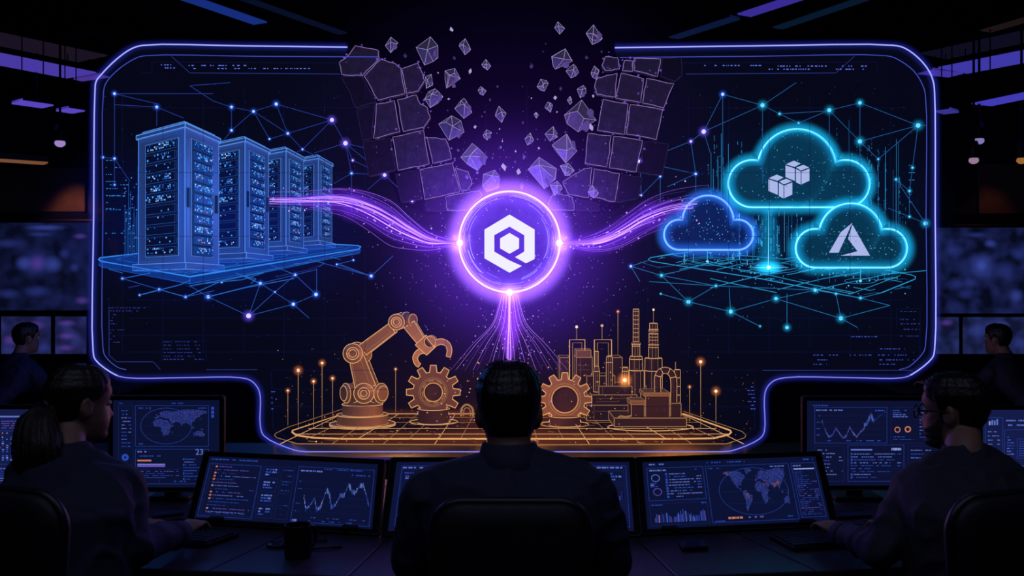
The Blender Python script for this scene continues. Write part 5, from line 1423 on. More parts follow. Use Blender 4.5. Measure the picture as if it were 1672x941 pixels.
def feet(root, fr):
    for u in (.15, .85):
        q = fr.p(u, .02, -.02); b = MB(); b.box((q.x, q.y + .015, ZD + .012), (.05, .07, .026)); bevel(build(b, 'foot', m_black, root), .004)
    a, e, f_ = fr.p(.3, .72, -.022), fr.p(.7, .72, -.022), fr.p(.5, .1, 0)
    b = MB(); y1 = a.y + .05
    b.hexa([Vector((a.x, a.y + .03, ZD + .002)), Vector((e.x, e.y + .03, ZD + .002)), Vector((e.x, e.y + .05, ZD + .002)), Vector((a.x, a.y + .05, ZD + .002)), a, e, e + Vector((0, .02, 0)), a + Vector((0, .02, 0))])
    build(b, 'rear_prop', m_black, root)
def low_console(label, bl, br, tl_px):
    """screen lying back on the desk; bl, br = (px, py, d)"""
    BL, BR = P(*bl), P(*br)
    BL.z = max(BL.z, ZD + .006); BR.z = max(BR.z, ZD + .006)
    # the top corner is found on the sight line at the right lean
    TL = P(tl_px[0], tl_px[1], bl[2] + .20)
    fr = Fr(BL, BR, TL)
    t = thing('desk_console', label, 'monitor', ((BL.x + BR.x) / 2, (BL.y + BR.y) / 2, ZD), 'reclined screens on the desk')
    ui = panel_body(t, fr, .022, .022, .018)
    feet(t, fr); return t, ui

# left reclined console
t, ui = low_console('reclined screen left of the seated man, showing a list and a jagged line chart', (305, 853, 3.12), (618, 880, 2.96), (334, 738))
b = MB(); ui.dash(b, .02, .30, .955, .018, UB, .9); ui.put('title_marks', b)
ui.panel(.015, .03, .33, .88, UB); ui.rows(.055, .08, .31, .86, 15, UO, (UB, UP, UV), .012, .95); ui.panel(.03, .06, .325, .87)
b = MB(); ui.dash(b, .03, .30, .09, .008, UB, .6); ui.put('foot_marks', b)
for i in range(4): ui.panel(.345, .06 + .21 * i, .44, .25 + .21 * i); ui.rows(.36, .09 + .21 * i, .425, .22 + .21 * i, 3, None, (UP, UB), .03)
ui.panel(.455, .05, .53, .88); ui.rows(.465, .1, .52, .85, 16, None, (UB, UD), .012, .7)
ui.panel(.55, .03, .985, .90, UB)
b = MB(); ui.dash(b, .565, .69, .835, .022, UP, .9); ui.dash(b, .70, .93, .875, .014, UB, .8); ui.dash(b, .86, .965, .80, .016, UB, .7); ui.dash(b, .56, .585, .055, .03, UP, .9); ui.dash(b, .62, .90, .06, .012, UB, .35); ui.put('title_marks', b)
ui.axes(.60, .14, .96, .72, 5)
ui.wave(.605, .18, .97, .66, [.5, .12, .22, .48, .10, .2, .78, .62, .2, .3, .62, .6, 1.0, .75, .72, .95, .98, .7, .35], 110, (UB, UP, UB, UW), .09)
# right reclined console
t, ui = low_console('reclined screen right of the seated man, showing a world map and bar chart', (1046, 881, 2.96), (1368, 862, 3.08), (1037, 748))
b = MB(); ui.dash(b, .02, .12, .955, .02, UP, .9); ui.dash(b, .36, .58, .955, .016, UB, .9); ui.dash(b, .90, .98, .955, .02, UB, .6); ui.put('title_marks', b)
ui.panel(.02, .40, .335, .90, UB)
b = MB(); ui.dash(b, .035, .13, .86, .02, UP, .9); ui.dash(b, .27, .325, .86, .016, UB, .8); ui.put('title_marks', b)
ui.ring(.065, .74, .022, UP, .0010); ui.ring(.07, .53, .022, UV, .0010); ui.rows(.035, .60, .09, .67, 3, None, (UP, UB), .02)
ui.rows(.12, .43, .32, .82, 9, UB, (UB, UP), .016)
ui.panel(.02, .04, .335, .36); ui.bars(.045, .08, .32, .30, 40); b = MB(); ui.dash(b, .03, .09, .335, .014, UB, .9); ui.dash(b, .28, .33, .345, .014, UB, .8); ui.put('title_marks', b)
ui.panel(.35, .04, .83, .90, UB); ui.oval(.41, .13, .80, .85); ui.map(.435, .16, .795, .84, -170, 140, 2.9, ((-150, 63), (-60, -5), (78, 22), (100, 30), (35, 32)))
b = MB(); ui.dash(b, .365, .43, .86, .014, UB, .9); ui.dash(b, .72, .82, .86, .014, UP, .6); ui.dash(b, .44, .52, .10, .03, UO, .8); ui.dash(b, .54, .70, .10, .022, UV, .5); ui.dash(b, .70, .81, .09, .014, UB, .3); ui.dash(b, .365, .42, .06, .012, UB, .9); ui.put('marker_row', b)
ui.panel(.845, .06, .985, .90, UB); b = MB(); ui.rect(b, .855, .795, .975, .812, UW); ui.dash(b, .855, .90, .855, .02, UP, .9); ui.put('header_bar', b); ui.rows(.855, .09, .975, .77, 22, None, (UB, UV, UB), .010)
# middle console, seen on both sides of the seated man
BLm, BRm = P(621, 882, 2.95), P(1047, 882, 2.95); BLm.z = BRm.z = ZD + .006
fr = Fr(BLm, BRm, P(638, 748, 3.15))
t = thing('desk_console', 'reclined wide screen partly hidden behind the seated man', 'monitor', (0, 2.95, ZD), 'reclined screens on the desk')
ui = panel_body(t, fr, .022, .020, .016, scr='0e1338'); feet(t, fr)
ui.panel(.025, .05, .24, .94, UB); ui.panel(.03, .38, .23, .88); b = MB(); ui.dash(b, .03, .16, .91, .02, UP, .9); ui.dash(b, .04, .15, .83, .016, UB, .9); ui.put('title_marks', b)
ui.rows(.045, .42, .11, .80, 12, None, (UB, UP, UV), .022, 1, 'data_table'); ui.rows(.125, .42, .20, .80, 12, None, (UB, UP, UV), .022, 1, 'data_table')
ui.ring(.06, .21, .028, UP, .002); ui.rows(.04, .08, .09, .13, 2, None, (UO, UP), .03); ui.rows(.11, .1, .22, .3, 6, None, (UB, UP), .016)
ui.panel(.78, .05, .985, .94, UB); b = MB(); ui.dash(b, .86, .97, .91, .022, UP, .9); ui.put('title_marks', b)
ui.panel(.87, .68, .975, .87); ui.rows(.885, .71, .965, .84, 3, None, (UP, UB), .03); ui.rows(.80, .70, .86, .86, 5, None, (UB,), .014)
ui.panel(.79, .40, .975, .64); ui.bars(.87, .43, .965, .60, 12); ui.rows(.80, .44, .85, .6, 3, None, (UB, UO), .03)
ui.panel(.79, .08, .975, .36); ui.rows(.80, .10, .96, .32, 6, None, (UB, UP), .014)

# upright monitors on stands at the back of the desk
def monitor(label, x0, y0, x1, y1, d, stand_px, base_w=.10, scr='0b1130', yaw_d=0.0, th=.03):
    bl, br, tl = P(x0, y1, d), P(x1, y1, d + yaw_d), P(x0, y0, d)
    fr = Fr(bl, br, tl); sx = P(stand_px, y1, d).x
    t = thing('desk_monitor', label, 'monitor', (sx, d + .05, ZD), 'upright monitors')
    ui = panel_body(t, fr, th, .014, .014, scr=scr)
    b = MB(); b.box((sx, d + .055, (ZD + bl.z + .1) / 2), (.055, .03, bl.z + .1 - ZD)); bevel(build(b, 'neck', m_bez, t), .004)
    b = MB(); b.box((sx, d + .06, ZD + .008), (base_w * 1.4, .15, .014)); bevel(build(b, 'base', m_bez, t), .005)
    return t, ui
t, ui = monitor('upright monitor beside the face of the woman, with world map and violet bar', 178, 647, 365, 803, 3.46, 275)
b = MB(); ui.dash(b, .05, .09, .965, .010, UB, .8); ui.dash(b, .5, .66, .965, .010, UB, .5); ui.put('title_marks', b)
ui.panel(.05, .04, .19, .94); ui.rows(.08, .45, .17, .90, 11, None, (UB, UP, UB), .012, .9); ui.ring(.115, .345, .022, UB, .004); ui.rows(.07, .06, .17, .26, 5, None, (UB, UP), .012)
ui.panel(.21, .47, .90, .94, UB); ui.oval(.26, .50, .74, .91); ui.map(.345, .52, .885, .90, -25, 160, 2.6)
b = MB(); ui.dash(b, .24, .36, .91, .010, UB, .8); ui.dash(b, .80, .88, .91, .010, UB, .8); ui.dash(b, .23, .30, .50, .012, UB, .8); ui.put('title_marks', b)
b = MB()
for v in (.80, .845, .89): ui.rect(b, .925, v, .95, v + .035, UB)
ui.put('status_blocks', b)
ui.panel(.21, .04, .90, .44, UB); b = MB(); ui.rect(b, .23, .235, .49, .268, UV); ui.rect(b, .23, .262, .49, .270, UW); ui.rect(b, .23, .30, .36, .318, UO); ui.dash(b, .23, .34, .41, .016, UP, .9); ui.dash(b, .23, .45, .36, .012, UB, .9); ui.put('progress_bar', b)
ui.rows(.23, .10, .62, .22, 5, None, (UD, UB, UV), .010); ui.rows(.66, .08, .86, .34, 8, UB, (UB, UP), .012); ui.glyphs('23', .775, .375, .028, UP)
b = MB(); ui.dash(b, .23, .86, .07, .012, UB, .3); ui.put('axis_marks', b)
t, ui = monitor('upright monitor at the left edge, full of data columns, behind the ponytail', -70, 662, 108, 800, 3.5, 15, scr='131a44')
b = MB(); ui.rect(b, .05, .895, .72, .915, UP); ui.dash(b, .74, .95, .905, .014, UP, .5); ui.put('header_bar', b)
ui.rows(.4, .74, .95, .86, 4, None, (UB, UV), .014)
b = MB()
for i in range(16):
    u = .28 + .042 * i
    for j in range(14):
        if R.random() < .62: ui.rect(b, u, .33 + .027 * j, u + R.uniform(.008, .024), .345 + .027 * j, R.choices((UB, UP, UW, UO), (6, 4, 1, .5))[0])
ui.put('data_columns', b); ui.panel(.02, .28, .97, .72, UB); ui.rows(.05, .05, .9, .24, 6, None, (UB, UP), .016)
t, ui = monitor('upright monitor left of the glasses wearer, with a wave chart on top', 1311, 648, 1566, 800, 3.46, 1402, .115, scr='0d1233')
b = MB(); ui.dash(b, .04, .14, .945, .012, UB, .9); ui.put('title_marks', b)
ui.panel(.05, .50, .54, .925, UB); b = MB(); ui.dash(b, .06, .24, .89, .012, UP, .9); ui.dash(b, .46, .53, .885, .014, UB, .9); ui.put('title_marks', b)
ui.axes(.10, .56, .53, .86, 4); ui.wave(.10, .55, .38, .78, [.9, .4, .1, .2, .55, .3, .05, .15, .6, .3, .1, .35, .5], 70, (UB, UP, UV), .07); ui.wave(.385, .64, .45, .85, [.3, .5, .9, .6], 16, (UB, UP), .24); ui.wave(.455, .66, .53, .87, [.5, .8, 1], 16, (UB, UD), .04)
ui.panel(.565, .50, .97, .925); ui.rows(.58, .80, .70, .90, 4, None, (UP, UO, UB), .014); ui.ring(.61, .66, .017, UO, .0016); ui.ring(.68, .665, .017, UO, .0022); ui.rows(.58, .53, .72, .59, 2, None, (UB,), .012); ui.rows(.76, .55, .95, .88, 8, None, (UB, UP), .012)
ui.panel(.05, .05, .25, .47); ui.rows(.07, .07, .24, .44, 9, None, (UB, UP), .012, .9)
ui.panel(.275, .05, .655, .48, UB); b = MB(); ui.rect(b, .295, .415, .44, .432, UP); ui.dash(b, .57, .635, .43, .028, UW, .9); ui.put('header_bar', b); ui.rows(.295, .08, .635, .39, 9, UB, (UB, UP, UB), .012)
ui.panel(.68, .05, .97, .47); ui.rows(.70, .08, .95, .44, 8, None, (UB, UP), .012)
t, ui = monitor('upright monitor at the right edge, half hidden by the shoulder of the glasses wearer', 1598, 663, 1775, 800, 3.5, 1690, scr='141b46')
ui.panel(.02, .05, .20, .90, UB); b = MB(); 
for i in range(4): ui.rect(b, .06 + .025 * i, .80, .075 + .025 * i, .80 + R.uniform(.03, .09), R.choice((UP, UV, UW)))
ui.put('thumbnail', b); ui.rows(.05, .30, .17, .74, 8, None, (UB, UP), .016)
b = MB(); ui.dash(b, .23, .80, .86, .018, UP, .9); ui.dash(b, .23, .70, .80, .018, UP, .85); ui.put('title_marks', b)
ui.panel(.215, .05, .97, .74, UB); ui.rows(.24, .36, .31, .66, 8, None, (UB, UV, UP), .018); ui.panel(.34, .36, .55, .62, UB); ui.rows(.36, .38, .54, .60, 7, None, (UB,), .014); ui.rows(.24, .08, .9, .28, 5, None, (UB, UP), .016)

# ---- things lying on the desk
def slab_px(name, label, cat, quad, h, m, z=ZD, group=None, bev=.003):
    pts = [Pz(x, y, z) for x, y in quad]
    c = sum(pts, Vector()) / 4
    t = thing(name, label, cat, c, group)
    b = MB(); b.prism(pts, (0, 0, h)); o = fix_normals(build(b, 'body', m, t)); bevel(o, bev)
    return t, pts
m_key = solid('key_caps', '1a1b24', .5)
def keyboard(label, quad, cols=14, rows=5):
    t, p = slab_px('keyboard', label, 'keyboard', quad, .012, m_black, ZD, 'desk keyboards')
    A, B, C, D = p
    at = lambda u, v, h: A.lerp(B, u).lerp(D.lerp(C, u), v) + Vector((0, 0, h))
    for r_ in range(rows):
        v0, v1 = .08 + .84 * r_ / rows, .08 + .84 * (r_ + .84) / rows
        for c_ in range(cols):
            if r_ == 0 and 4 <= c_ <= 8:
                if c_ > 4: continue
                u0, u1 = .04 + .92 * 4 / cols, .04 + .92 * 8.85 / cols
            else: u0, u1 = .04 + .92 * c_ / cols, .04 + .92 * (c_ + .85) / cols
            b = MB(); b.hexa([at(u0, v0, .012), at(u1, v0, .012), at(u1, v1, .012), at(u0, v1, .012), at(u0, v0, .0165), at(u1, v0, .0165), at(u1, v1, .0165), at(u0, v1, .0165)]); build(b, 'key', m_key, t)
keyboard('keyboard under the hand of the woman', [(262, 889), (337, 896), (391, 877), (318, 869)])
keyboard('keyboard under the hand of the man with glasses', [(1296, 902), (1398, 893), (1352, 872), (1256, 880)])
m_mug = solid('dark_mug', '14141c', .3)
dm = (ZD - CAM_Z) * F / (470.5 - 910)
mc = P(486.5, 910, dm); mc.z = ZD; kr = 22 / F * dm; hm = .088
t = thing('mug', 'dark mug standing on the desk left of the seated man', 'mug', mc)
b = MB(); b.lathe(mc, (0, 0, 1), [(kr * .92, 0), (kr, .006), (kr, hm - .003), (kr * .985, hm), (kr * .93, hm), (kr * .9, hm - .01), (kr * .9, .012)], 36); bevel(fix_normals(build(b, 'body', m_mug, t, False)), .0015)
b = MB(); b.lathe(mc + Vector((0, 0, hm - .022)), (0, 0, 1), [(kr * .89, 0), (kr * .89, .002)], 30); build(b, 'coffee', solid('coffee', '1a0e08', .15), t)
b = MB(); b.tube(smoothline([mc + Vector((kr * .5, kr * .85, .07)), mc + Vector((kr * .9, kr * 1.5, .068)), mc + Vector((kr * .98, kr * 1.7, .045)), mc + Vector((kr * .85, kr * 1.45, .022)), mc + Vector((kr * .5, kr * .85, .018))], 6), .0055, 8); build(b, 'handle', m_mug, t, True)
# glasses behind the mug
t = thing('eyeglasses', 'dark folded eyeglasses lying behind the mug', 'eyeglasses', Pz(470, 890, ZD))
for px in (452, 474):
    c = Pz(px, 889, ZD + .006); b = MB(); b.tube([c + Vector((math.cos(a) * .026, math.sin(a) * .028, 0)) for a in [2 * math.pi * i / 28 for i in range(28)]], .003, 6, closed=True); r_ = build(b, 'lens_rim', m_black, t, True)
    b = MB(); b.lathe(c + Vector((0, 0, -.001)), (0, 0, 1), [(.024, 0), (.024, .002)], 24); build(b, 'lens', solid('smoked_lens', '0c0c14', .08), r_)
for (x0, y0, x1, y1) in ((478, 884, 534, 882), (500, 897, 558, 893)):
    b = MB(); b.tube(smoothline([Pz(x0, y0, ZD + .004), Pz((x0 + x1) / 2, (y0 + y1) / 2, ZD + .006), Pz(x1, y1, ZD + .004)], 5), .0035, 6); build(b, 'temple', m_black, t, True)
t, p = slab_px('phone', 'small dark phone lying on the desk below the world map screen', 'phone', [(1114, 902), (1157, 899), (1149, 889), (1108, 892)], .012, m_black, bev=.003)
b = MB(); c = sum(p, Vector()) / 4; q = [c + (v - c) * .86 + Vector((0, 0, .0125)) for v in p]; b.quad(*q); build(b, 'glass', solid('phone_glass', '10101a', .1), t)
for lab, quad in (('dark tablet lying in front of the monitor with the world map on the left', [(248, 848), (300, 842), (296, 834), (252, 838)]), ('dark tablet lying under the monitor left of the glasses wearer', [(1366, 849), (1424, 846), (1412, 836), (1362, 838)])):
    t, p = slab_px('tablet', lab, 'tablet', quad, .009, m_black, bev=.002)
    b = MB(); c = sum(p, Vector()) / 4; q = [c + (v - c) * .9 + Vector((0, 0, .0095)) for v in p]; b.quad(*q); build(b, 'glass', solid('tablet_glass', '11131e', .12), t)
for lab, pts in (('thin dark cable looping on the desk beside the left reclined screen', [(268, 862), (285, 855), (300, 858), (312, 853), (292, 848), (272, 851)]), ('thin dark cable lying on the desk right of the map screen', [(1380, 862), (1400, 857), (1418, 860), (1434, 854), (1412, 850)])):
    b = MB(); l = smoothline([Pz(x, y, ZD + .0035) for x, y in pts], 6); b.tube(l, .0032, 6); o = build(b, 'cable', m_black, None, True, l[0]); tag(o, lab, 'cable')

# ---- office chairs
m_chair = solid('chair_mesh', '101119', .6, bump=.1, bscale=200)
m_chair_rim = solid('chair_rim', '1c1a24', .38)
def chair(label, x, y, yaw, w, z0, z1, rc=.07, group='swivel chairs'):
    t = thing('office_chair', label, 'chair', (x, y, 0), group)
    rot = Matrix.Rotation(yaw, 3, 'Z'); L = lambda q: Vector((x, y, 0)) + rot @ Vector(q)
    # backrest: rounded slab bowed round the sitter
    out = []
    for cx, cz, a0 in ((w - rc, z1 - rc, 0), (-w + rc, z1 - rc, 90), (-w * .86 + rc, z0 + rc, 180), (w * .86 - rc, z0 + rc, 270)):
        for i in range(9):
            a = math.radians(a0 + 90 * i / 8); out.append((cx + math.cos(a) * rc, cz + math.sin(a) * rc))
    bow = lambda px: .35 * px * px
    def rng(s, y_): 
        cz = (z0 + z1) / 2
        return [L((px * s, y_ + bow(px * s), cz + (pz - cz) * s)) for px, pz in out]
    b = MB(); b.loft([rng(.80, -.232), rng(.97, -.228), rng(1.0, -.215), rng(1.0, -.19), rng(.97, -.178), rng(.80, -.172)]); fix_normals(build(b, 'backrest', m_chair, t, True))
    b = MB(); b.tube(rng(1.0, -.203), .012, 8, closed=True); build(b, 'back_rim', m_chair_rim, t, True)
    b = MB()
    pts = [(-.22, -.17), (.22, -.17), (.235, .10), (.19, .24), (-.19, .24), (-.235, .10)]
    b.prism([L((px, py, .415)) for px, py in pts], (0, 0, .06)); bevel(fix_normals(build(b, 'seat', m_chair, t)), .025, 3)
    b = MB(); b.tube([L((0, -.12, .40)), L((0, -.245, .42)), L((0, -.26, .6)), L((0, -.235, .72))], .022, 8); build(b, 'back_bracket', m_black, t, True)
    for s in (-1, 1):
        b = MB(); b.tube(smoothline([L((s * .2, 0, .42)), L((s * .27, .0, .45)), L((s * .275, -.02, .63))], 4), .014, 8); a_ = build(b, 'armrest', m_black, t, True)
        b = MB(); b.box(L((s * .275, 0, .645)), (.06, .22, .028), rot=rot); bevel(build(b, 'arm_pad', m_chair, a_), .008)
    b = MB(); b.lathe(L((0, 0, .1)), (0, 0, 1), [(.03, 0), (.03, .18), (.02, .19), (.02, .32)], 16); fix_normals(build(b, 'gas_lift', m_steel, t))
    for i in range(5):
        a = i * 2 * math.pi / 5 + .3; e = (math.cos(a) * .29, math.sin(a) * .29)
        b = MB(); b.tube([L((0, 0, .12)), L((e[0], e[1], .075))], .02, 8, rads=[.026, .016]); lg = build(b, 'base_spoke', m_black, t, True)
        b = MB(); b.lathe(L((e[0], e[1], .03)) - rot @ Vector((math.sin(a), -math.cos(a), 0)) * .02, rot @ Vector((math.sin(a), -math.cos(a), 0)), [(.03, 0), (.03, .04)], 14); build(b, 'caster', m_black, lg)
    return t
chair('dark high-back chair of the man in the middle, seen square from behind', -.003, 2.43, 0, .167, .52, .993, .062)
chair('dark chair of the woman with the ponytail, cropped by the left edge', -1.045, 2.42, -.42, .19, .52, 1.02, .07)
chair('dark chair of the man with glasses, cropped by the right edge', 1.03, 2.42, .40, .19, .52, 1.012, .07)
chair('dark chair of the far left seated man near the wall screens', -3.62, 6.62, -.6, .2, .5, .90, .07)
chair('dark chair of the far right seated man near the wall screens', 3.62, 6.62, .6, .2, .5, .90, .07)
# far desks under the wall screens
for s, nm in ((-1, 'far desk before the wall screens on the left'), (1, 'far desk before the wall screens on the right')):
    t = thing('far_desk', nm, 'desk', (s * 4.1, 7.75, 0), 'far desks by the wall screens')
    b = MB(); b.box((s * 4.1, 7.75, .72), (2.6, .9, .04)); bevel(build(b, 'worktop', m_desk, t), .004)
    b = MB(); b.box((s * 4.1, 8.1, .36), (2.5, .03, .66)); build(b, 'modesty_panel', m_black, t)
    for q in (-1.2, 1.2):
        b = MB(); b.box((s * 4.1 + q, 7.75, .35), (.05, .8, .7)); build(b, 'leg', m_steel, t)

# ================================================================== PEOPLE
m_skin = solid('skin', '96705c', .55, bump=.04, bscale=80)
m_hair = solid('dark_hair', '17110f', .42, bump=.25, bscale=120)
m_hair_b = solid('brown_hair', '2a1d17', .42, bump=.25, bscale=120)
m_shirt = solid('navy_shirt', '232a42', .8, bump=.12, bscale=70)
m_shirt_g = solid('charcoal_shirt', '2b2a38', .8, bump=.12, bscale=70)
m_trs = solid('dark_trousers', '12141c', .8)
m_shoe = solid('black_shoes', '0b0b0e', .4)
m_beard = solid('stubble', '3a2a24', .7)
m_eye = solid('eye_white', 'c8c0b8', .3)
def lerp_tab(tab, z):
    if z <= tab[0][0]: return tab[0][1]
    for (a, va), (b_, vb) in zip(tab, tab[1:]):
        if z <= b_:
            t = (z - a) / (b_ - a); t = t * t * (3 - 2 * t) * .5 + t * .5
            return va + (vb - va) * t
    return tab[-1][1]
FRONT = [(-.118, .040), (-.112, .068), (-.104, .084), (-.092, .087), (-.080, .082), (-.070, .089), (-.061, .086), (-.052, .091), (-.042, .087), (-.02, .084), (.0, .082), (.012, .083), (.022, .090), (.045, .092), (.07, .082), (.092, .062), (.108, .036), (.118, .004)]
BACK = [(-.118, -.015), (-.1, -.035), (-.08, -.055), (-.055, -.072), (-.02, -.090), (.02, -.102), (.05, -.102), (.08, -.086), (.1, -.062), (.112, -.034), (.118, -.012)]
WID = [(-.118, .022), (-.108, .034), (-.09, .047), (-.07, .056), (-.045, .063), (-.01, .069), (.03, .074), (.055, .0735), (.08, .064), (.1, .046), (.112, .028), (.118, .008)]
NOSE = [(-.052, 0), (-.046, .006), (-.038, .020), (-.030, .021), (-.015, .013), (.004, .006), (.018, .001), (.03, 0)]
def head_pt(th, z, grow=0.0):
    """th = 0 at the face, grows to the person's left"""
    yf, yb, w = lerp_tab(FRONT, z), lerp_tab(BACK, z), lerp_tab(WID, z)
    cy = (yf + yb) / 2; ry = (yf - yb) / 2
    c, s = math.cos(th), math.sin(th); n = 2.25
    k = (abs(c) ** n + abs(s) ** n) ** (-1 / n)
    x, y = -s * k * (w + grow), cy + c * k * (ry + grow)
    if not grow and c > 0:
        y += lerp_tab(NOSE, z) * math.exp(-(x / .0115) ** 2)
        for ex in (-.031, .031): y -= .010 * math.exp(-((x - ex) / .013) ** 2 - ((z - .006) / .011) ** 2)
        y -= .004 * math.exp(-((z + .0665) / .003) ** 2) * math.exp(-(x / .022) ** 2)
    return Vector((x, y, z))
def hand(mb, wrist, fwd, up, right_hand, s=1.0):
    fwd = Vector(fwd).normalized(); up = Vector(up); up = (up - fwd * up.dot(fwd)).normalized(); rt = fwd.cross(up)
    th = -1 if right_hand else 1
    W_ = Vector(wrist); at = lambda a, b_, c: W_ + (rt * a + fwd * b_ + up * c) * s
    rings = []
    for b_, rx, ry, c in ((-.03, .026, .021, 0), (0, .028, .019, .002), (.03, .036, .018, .006), (.06, .041, .0165, .010), (.082, .040, .014, .010), (.092, .034, .009, .008)):
        rings.append([at(math.cos(2 * math.pi * i / 16) * rx, b_, c + math.sin(2 * math.pi * i / 16) * ry) for i in range(16)])
    mb.loft(rings)
    for i, (off, ln_, r_) in enumerate(((.030, .068, .0088), (.0105, .078, .0092), (-.010, .072, .0088), (-.029, .056, .0078))):
        off *= th; p = [at(off, .07, .011)]; q = Vector((off, .086, .012)); a = -.22 - .05 * i
        p.append(at(*q)); spread = off * .10
        for k, f in enumerate((.45, .32, .23)):
            q = q + Vector((spread * f, math.cos(a) * ln_ * f, math.sin(a) * ln_ * f)); p.append(at(*q)); a -= .46
        mb.tube(p, r_ * s, 10, rads=[r_ * s * k for k in (1.05, 1.08, .98, .92, .72)]); mb.ball(p[-1], r_ * s * .73, 10, 8)
    p = [at(th * .024, .018, -.002), at(th * .044, .040, -.006), at(th * .054, .066, -.012), at(th * .050, .088, -.020)]
    mb.tube(p, .011 * s, 10, rads=[.015 * s, .0125 * s, .0105 * s, .0085 * s]); mb.ball(p[-1], .0088 * s, 10, 8)
def limb(mb, pts, rads, n=18):
    l = smoothline(pts, 5); rr_ = []
    for i in range(len(l)):
        t = i / 5; k = min(int(t), len(rads) - 2); rr_.append(rads[k] + (rads[k + 1] - rads[k]) * (t - k))
    mb.tube(l, .05, n, rads=rr_)
    mb.ball(pts[0], rads[0] * .98, n, 12); mb.ball(pts[-1], rads[-1] * .98, n, 12)
def wrinkle(mb, amp, sc, seed):
    me = bpy.data.meshes.new('tmp'); me.from_pydata(mb.v, [], mb.f); me.update()
    for v in me.vertices:
        q = v.co * sc + Vector((seed, seed * 2, 0)); q.z *= .55
        n1 = noise.noise(q) + .5 * noise.noise(q * 2.3 + Vector((3, 1, 7)))
        fold = (1 - abs(noise.noise(Vector((q.x * 1.4, q.y * 1.4, q.z * 2.2 + 5)))) * 3)
        mb.v[v.index] = v.co + v.normal * amp * (n1 * .7 + max(fold, 0) * .6)
    bpy.data.meshes.remove(me); return mb
def person(label, hc, hyaw, neck, sh, el, wr, chest, pelvis, tyaw, hands, shirt, hairm, style, s=1.0, vox=.0052, hpitch=0.0, htilt=0.0, glasses=False, beard=False, legs=True, wide=1.0, group=None, hxs=.95, neckr=1.0):
    """sh/el/wr = (left, right) joints in the room; hands = fingers' direction per side or None"""
    t = thing('person', label, 'person', (pelvis.x, pelvis.y, 0), group)
    Hm = Matrix.Translation(hc) @ Matrix.Rotation(hyaw, 4, 'Z') @ Matrix.Rotation(hpitch, 4, 'X') @ Matrix.Rotation(htilt, 4, 'Y') @ Matrix.Diagonal((s * hxs, s, s, 1))
    tr = Matrix.Rotation(tyaw, 3, 'Z')
    # ---- body: one continuous skin
    mb = MB()
    zs = [-.118 + .236 * i / 44 for i in range(45)]
    mb.loft([[Hm @ head_pt(2 * math.pi * j / 72, z) for j in range(72)] for z in zs])
    for e in (-1, 1):
        rot = (Hm.to_3x3().normalized() @ Matrix.Rotation(e * .35, 3, 'Z') @ Matrix.Rotation(-.15, 3, 'X'))
        c = Hm @ Vector((e * .074, -.012, -.008))
        mb.ball(c, .031 * s, 14, 12, sc=(.26, .55, 1.0), rot=rot)
        mb.tube([c + rot @ Vector((e * .006, math.cos(a) * .0165, .004 + math.sin(a) * .028)) * s for a in [math.radians(-60 + 25 * i) for i in range(12)]], .0048 * s, 8)
    nb = Hm @ Vector((0, -.028, -.05))
    limb(mb, [neck - Vector((0, 0, .05)), neck, neck.lerp(nb, .6), nb], [.075 * s, .058 * s * neckr, .053 * s * neckr, .054 * s * neckr])
    def torso(m_, grow, top=True):
        rings = []
        for f, rx, ry in ((0, .165, .115), (.18, .172, .118), (.36, .160, .108), (.55, .178, .115), (.72, .198, .118), (.84, .205, .108), (.92, .185, .090), (.97, .13, .072), (1.0, .07, .058)):
            if f <= .72: c = pelvis.lerp(chest, f / .72)
            else: c = chest.lerp(neck, (f - .72) / .28)
            rings.append([c + tr @ Vector((math.copysign(abs(math.cos(a)) ** .85, math.cos(a)) * (rx * s * wide + grow), math.copysign(abs(math.sin(a)) ** .85, math.sin(a)) * (ry * s + grow), 0)) for a in [2 * math.pi * i / 32 for i in range(32)]])
        m_.loft(rings)
    torso(mb, -.006)
    for i in (0, 1):
        limb(mb, [sh[i], sh[i].lerp(el[i], .5), el[i]], [.052 * s, .045 * s, .038 * s])
        limb(mb, [el[i], el[i].lerp(wr[i], .4), wr[i]], [.039 * s, .037 * s, .026 * s])
        if hands[i]: hand(mb, wr[i], hands[i], (0, 0, 1), i == 1, s * .98)
    hips = [pelvis + tr @ Vector((e * .09 * s, .02, -.02)) for e in (-1, 1)]
    knees = [pelvis + tr @ Vector((e * .13 * s, .43 * s, -.06)) for e in (-1, 1)]
    ank = [Vector((k.x, k.y, .09)) + tr @ Vector((0, .03, 0)) for k in knees]
    fm = fuse(mb, vox, 3)
    build(fm, 'body', m_skin, t, True)
    # ---- clothes
    sb = MB(); torso(sb, .010)
    for i in (0, 1):
        limb(sb, [sh[i], sh[i].lerp(el[i], .5), el[i]], [.067 * s, .060 * s, .052 * s])
        limb(sb, [el[i], el[i].lerp(wr[i], .5), wr[i].lerp(el[i], .12)], [.052 * s, .047 * s, .037 * s])
        limb(sb, [sh[i], sh[i].lerp(neck, .55), neck - Vector((0, 0, .012))], [.066 * s, .058 * s, .056 * s])
    sf = wrinkle(fuse(sb, .007, 4), .012, 9, sum(map(ord, label)) % 17)
    so = build(sf, 'shirt', shirt, t, True)
    for i in (0, 1):
        d_ = (wr[i] - el[i]).normalized(); b = MB(); c0 = wr[i].lerp(el[i], .16)
        b.lathe(c0, d_, [(.0385 * s, 0), (.0405 * s, .012), (.0395 * s, .045), (.033 * s, .048)], 22); build(b, 'cuff', shirt, so, True)
    b = MB(); up = (nb - neck).normalized()
    rg = []
